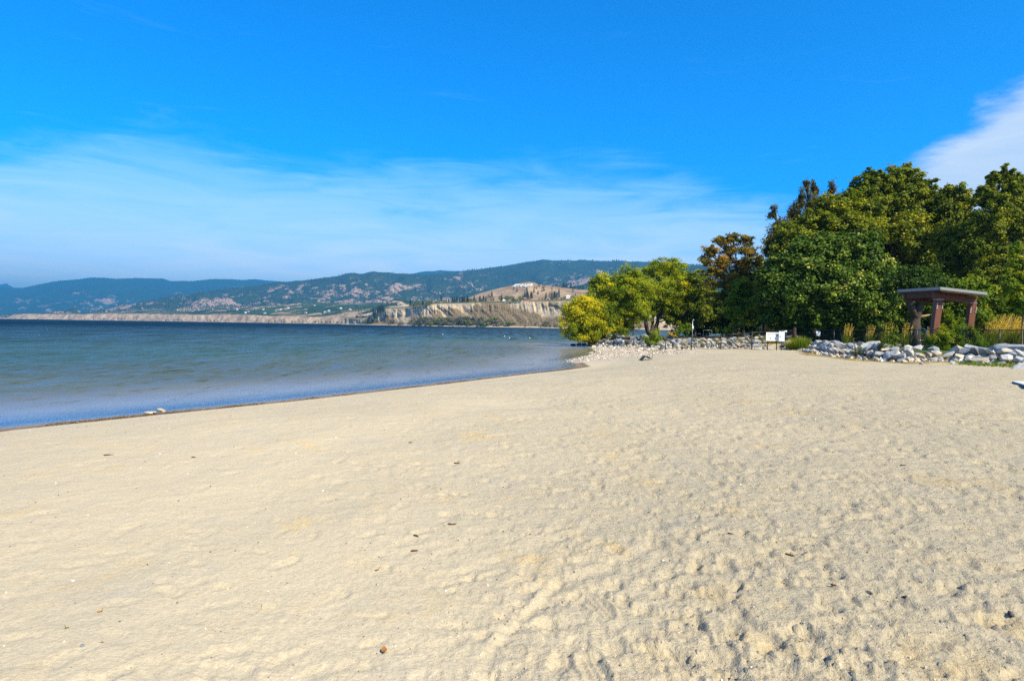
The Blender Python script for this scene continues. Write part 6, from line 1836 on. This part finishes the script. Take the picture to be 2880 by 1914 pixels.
while sx_ < 1760:
    dense = 0.85 if 1150 < sx_ < 1400 else 0.5
    rows_ = 3 if (1170 < sx_ < 1400) else 2
    for r_ in range(rows_):
        if rs.random() > dense: continue
        px = sx_ + rs.uniform(-4, 4)
        base_y = 894.4 + .0148 * px + 3.5 - 1.5 - r_ * rs.uniform(5, 9)
        hpx = rs.uniform(5, 15) * (1.15 if rows_ == 3 else 0.8)
        p = pick('bluff', px, base_y); k = p.y / F; s_ = hpx * k
        green = rs.random() < 0.18
        where = 'left of the cream fan' if px < 1180 else ('in the thick belt' if px < 1400 else ('right of the thick belt' if px < 1500 else 'towards the headland willow'))
        row_ = ('at the water', 'in the middle row', 'highest up the slope')[r_]
        o = thing('scrub_bush', '%s scrub at the bluff foot, %s, %s' % ('green' if green else 'grey-green', where, row_), 'bush', tuple(p), rs.uniform(0, 6), 'bushes along the foot of the pale bluff')
        o.scale = (s_ * 1.5, s_ * 1.5, s_ * 1.15)
        link('foliage', SCR[3] if green else rs.choice(SCR[:3]), o); link('stem', stemm, o)
    sx_ += 9

# conifer forest on the mountains: far too many to count
def forest(name, surf, n, hh, seed, label, jmax, mask=None):
    X, Y, Z = HILL[surf]; rng = np.random.default_rng(seed)
    nu, nv = X.shape
    i = rng.integers(0, nu - 1, n); j = rng.integers(0, min(jmax, nv - 1), n); a = rng.random(n); b = rng.random(n)
    def bil(A): return A[i, j] * (1 - a) * (1 - b) + A[i + 1, j] * a * (1 - b) + A[i, j + 1] * (1 - a) * b + A[i + 1, j + 1] * a * b
    x, y, z = bil(X), bil(Y), bil(Z)
    k = (fbm(x * 0.004, y * 0.004, 3, 4) + rng.normal(0, .12, n) > (-0.12)) & (z > 3)
    if mask is not None: k &= mask(x, y, z, j)
    x, y, z = x[k], y[k], z[k]; m_ = len(x)
    h_ = hh * rng.uniform(.6, 1.3, m_); r_ = h_ * rng.uniform(.18, .3, m_); a0 = rng.uniform(0, 6.28, m_)
    V = [np.stack([x, y, z + h_], -1)]
    for q in range(4):
        V.append(np.stack([x + r_ * np.cos(a0 + q * 1.571), y + r_ * np.sin(a0 + q * 1.571), z - 1.0 + 0 * x], -1))
    V = np.stack(V, 1).reshape(-1, 3)
    f = (np.arange(m_)[:, None, None] * 5 + np.array([[0, 1, 2], [0, 2, 3], [0, 3, 4], [0, 4, 1]])).reshape(-1, 3)
    link(name, np_mesh(name, V, f, [pine_m], False, {'tint': np.repeat(rng.random(m_), 5)}), kind='stuff', label=label, cat='forest')
forest('forest', 'forested_mountain', 26000, 13, 1, 'conifer forest covering the long middle mountain', 130)
forest('forest', 'forested_spur', 6000, 12, 2, 'conifer forest on the nearer spur behind the headland trees', 62)
forest('orchard_trees', 'bench', 5200, 8, 3, 'scattered trees and orchards on the bench above the far cliffs', 46, lambda x, y, z, j: j > 18)
forest('cliff_foot_trees', 'bench', 1500, 7, 4, 'small trees along the foot of the far cliffs', 4, None)

# houses of the far town
hw = simple_mat('house_white', (0.75, 0.74, 0.72), 0.8, var=0.05); hr_ = simple_mat('house_roof', (0.30, 0.28, 0.27), 0.8, var=0.1); hr2 = simple_mat('house_roof_rust', (0.42, 0.19, 0.08), 0.8, var=0.1)
glass_m = simple_mat('window_dark', (0.03, 0.04, 0.05), 0.2, spec=0.6)
def house_parts(wall_m, roof_m, L_, D_, hw_, hr__, win=3):
    out = []
    out.append(('wall', MB().box((0, 0, hw_ / 2 - .5), (L_, D_, hw_ + 1)).mesh('wall', wall_m)))
    e = 0.5
    out.append(('roof', MB().add([(-L_ / 2 - e, -D_ / 2 - e, hw_ - .05), (L_ / 2 + e, -D_ / 2 - e, hw_ - .05), (L_ / 2 + e, D_ / 2 + e, hw_ - .05), (-L_ / 2 - e, D_ / 2 + e, hw_ - .05), (-L_ / 2 + D_ * .25, 0, hw_ + hr__), (L_ / 2 - D_ * .25, 0, hw_ + hr__)],
                [(0, 1, 5, 4), (2, 3, 4, 5), (1, 2, 5), (3, 0, 4), (3, 2, 1, 0)]).mesh('roof', roof_m)))
    for k in range(win):
        out.append(('window', MB().box((L_ * ((k + .5) / win - .5), -D_ / 2 - .02, hw_ * .55), (L_ / win * .5, .08, hw_ * .4)).mesh('window', glass_m)))
    return out
def put_house(label, p, rz, parts, group=None, cat='house', name='house'):
    o = thing(name, label, cat, tuple(p), rz, group)
    for nm, me in parts: link(nm, me, o)
    return o
pw = house_parts(hw, hw, 5.5, 5, 1.6, 1.6, 2); po = house_parts(hr2, hr2, 9.5, 5, 2.0, 0.9, 3); pg = house_parts(hw, simple_mat('house_roof_pale', (0.55, 0.56, 0.58), .6), 11, 8, 2.6, 3.0, 3)
put_house('low house with a bright white tent-like roof on the bluff top', pick('bluff', 1418, 847), 0.1, pw)
put_house('long low rust-orange roofed building on the bluff top right of the white-roofed house', pick('bluff', 1483, 846.5), 0.1, po)
put_house('pale grey-roofed house on the slope near the right end of the tawny hill', pick('dry_grass_hill', 1597, 838), 0.3, pg)
put_house('tiny cream-roofed hut between the white-roofed house and the rust-roofed building', pick('bluff', 1466, 848), 0.5, house_parts(hw, simple_mat('hut_roof', (0.60, 0.52, 0.38), .8), 4, 4, .9, 1.5, 1))
town = [house_parts(hw, hw, 9, 6, 3, 2, 3), house_parts(hw, hr_, 10, 7, 3, 2.2, 3), house_parts(simple_mat('house_beige', (0.5, 0.44, 0.36), .8), hr_, 9, 6, 3, 2, 2)]
rh = random.Random(21)
TOWN = [(172, 875), (163, 874), (225, 873), (320, 864), (382, 875), (345, 877), (300, 878), (405, 861), (470, 866), (498, 873), (560, 872), (598, 869), (640, 866), (668, 871), (700, 877), (741, 871), (745, 882), (776, 874), (790, 872), (812, 867), (845, 863), (885, 860), (926, 875), (915, 878), (960, 868), (985, 872), (540, 876), (255, 876), (690, 880), (860, 880)]
for k, (px, py) in enumerate(TOWN):
    where = 'at the left end of the bench' if px < 350 else ('in the orchards left of the middle' if px < 600 else ('near the middle of the bench' if px < 800 else 'at the right end of the bench'))
    put_house('tiny pale house of the far town %s' % where, pick('bench', px, py), rh.uniform(-.6, .6), rh.choice(town), 'houses of the far town')

# white stones laid out on the tawny hill
X, Y, Z = HILL['dry_grass_hill']
mb = MB(); rr_ = random.Random(3)
for k in range(150):
    t_ = rr_.random(); px = 1443 + 54 * t_; top_ = np.interp(px, [1443, 1452, 1497], [804, 799.5, 799]); bot_ = np.interp(px, [1443, 1490, 1497], [806.5, 805, 800.5])
    p = pick('dry_grass_hill', px, rr_.uniform(top_, bot_)); s_ = rr_.uniform(2.0, 3.4)
    mb.box((p.x + rr_.uniform(-1, 1), p.y + rr_.uniform(-3, 3), p.z + .2), (s_, s_ * 1.6, 1.3), rr_.uniform(0, 3))
link('white_stones', mb.mesh('white_stones', simple_mat('white_stone', (0.82, 0.80, 0.76), 0.9, var=0.1)), kind='stuff', label='bright band of white stones laid on the tawny hill below its summit', cat='stones')

# keep every label within sixteen words
for o in COL.objects:
    l_ = o.get('label')
    if l_ and len(l_.split()) > 16:
        for a_, b_ in ((' angular', ''), (' in the ', ', '), (' row ', ' row, '), ('medium ', ''), (' just ', ' '), (' of the fence', ''), (' feathery', ''), (' the ', ' ')):
            if len(l_.split()) > 16:
                l_ = l_.replace(a_, b_)
        o['label'] = l_.replace(',,', ',')
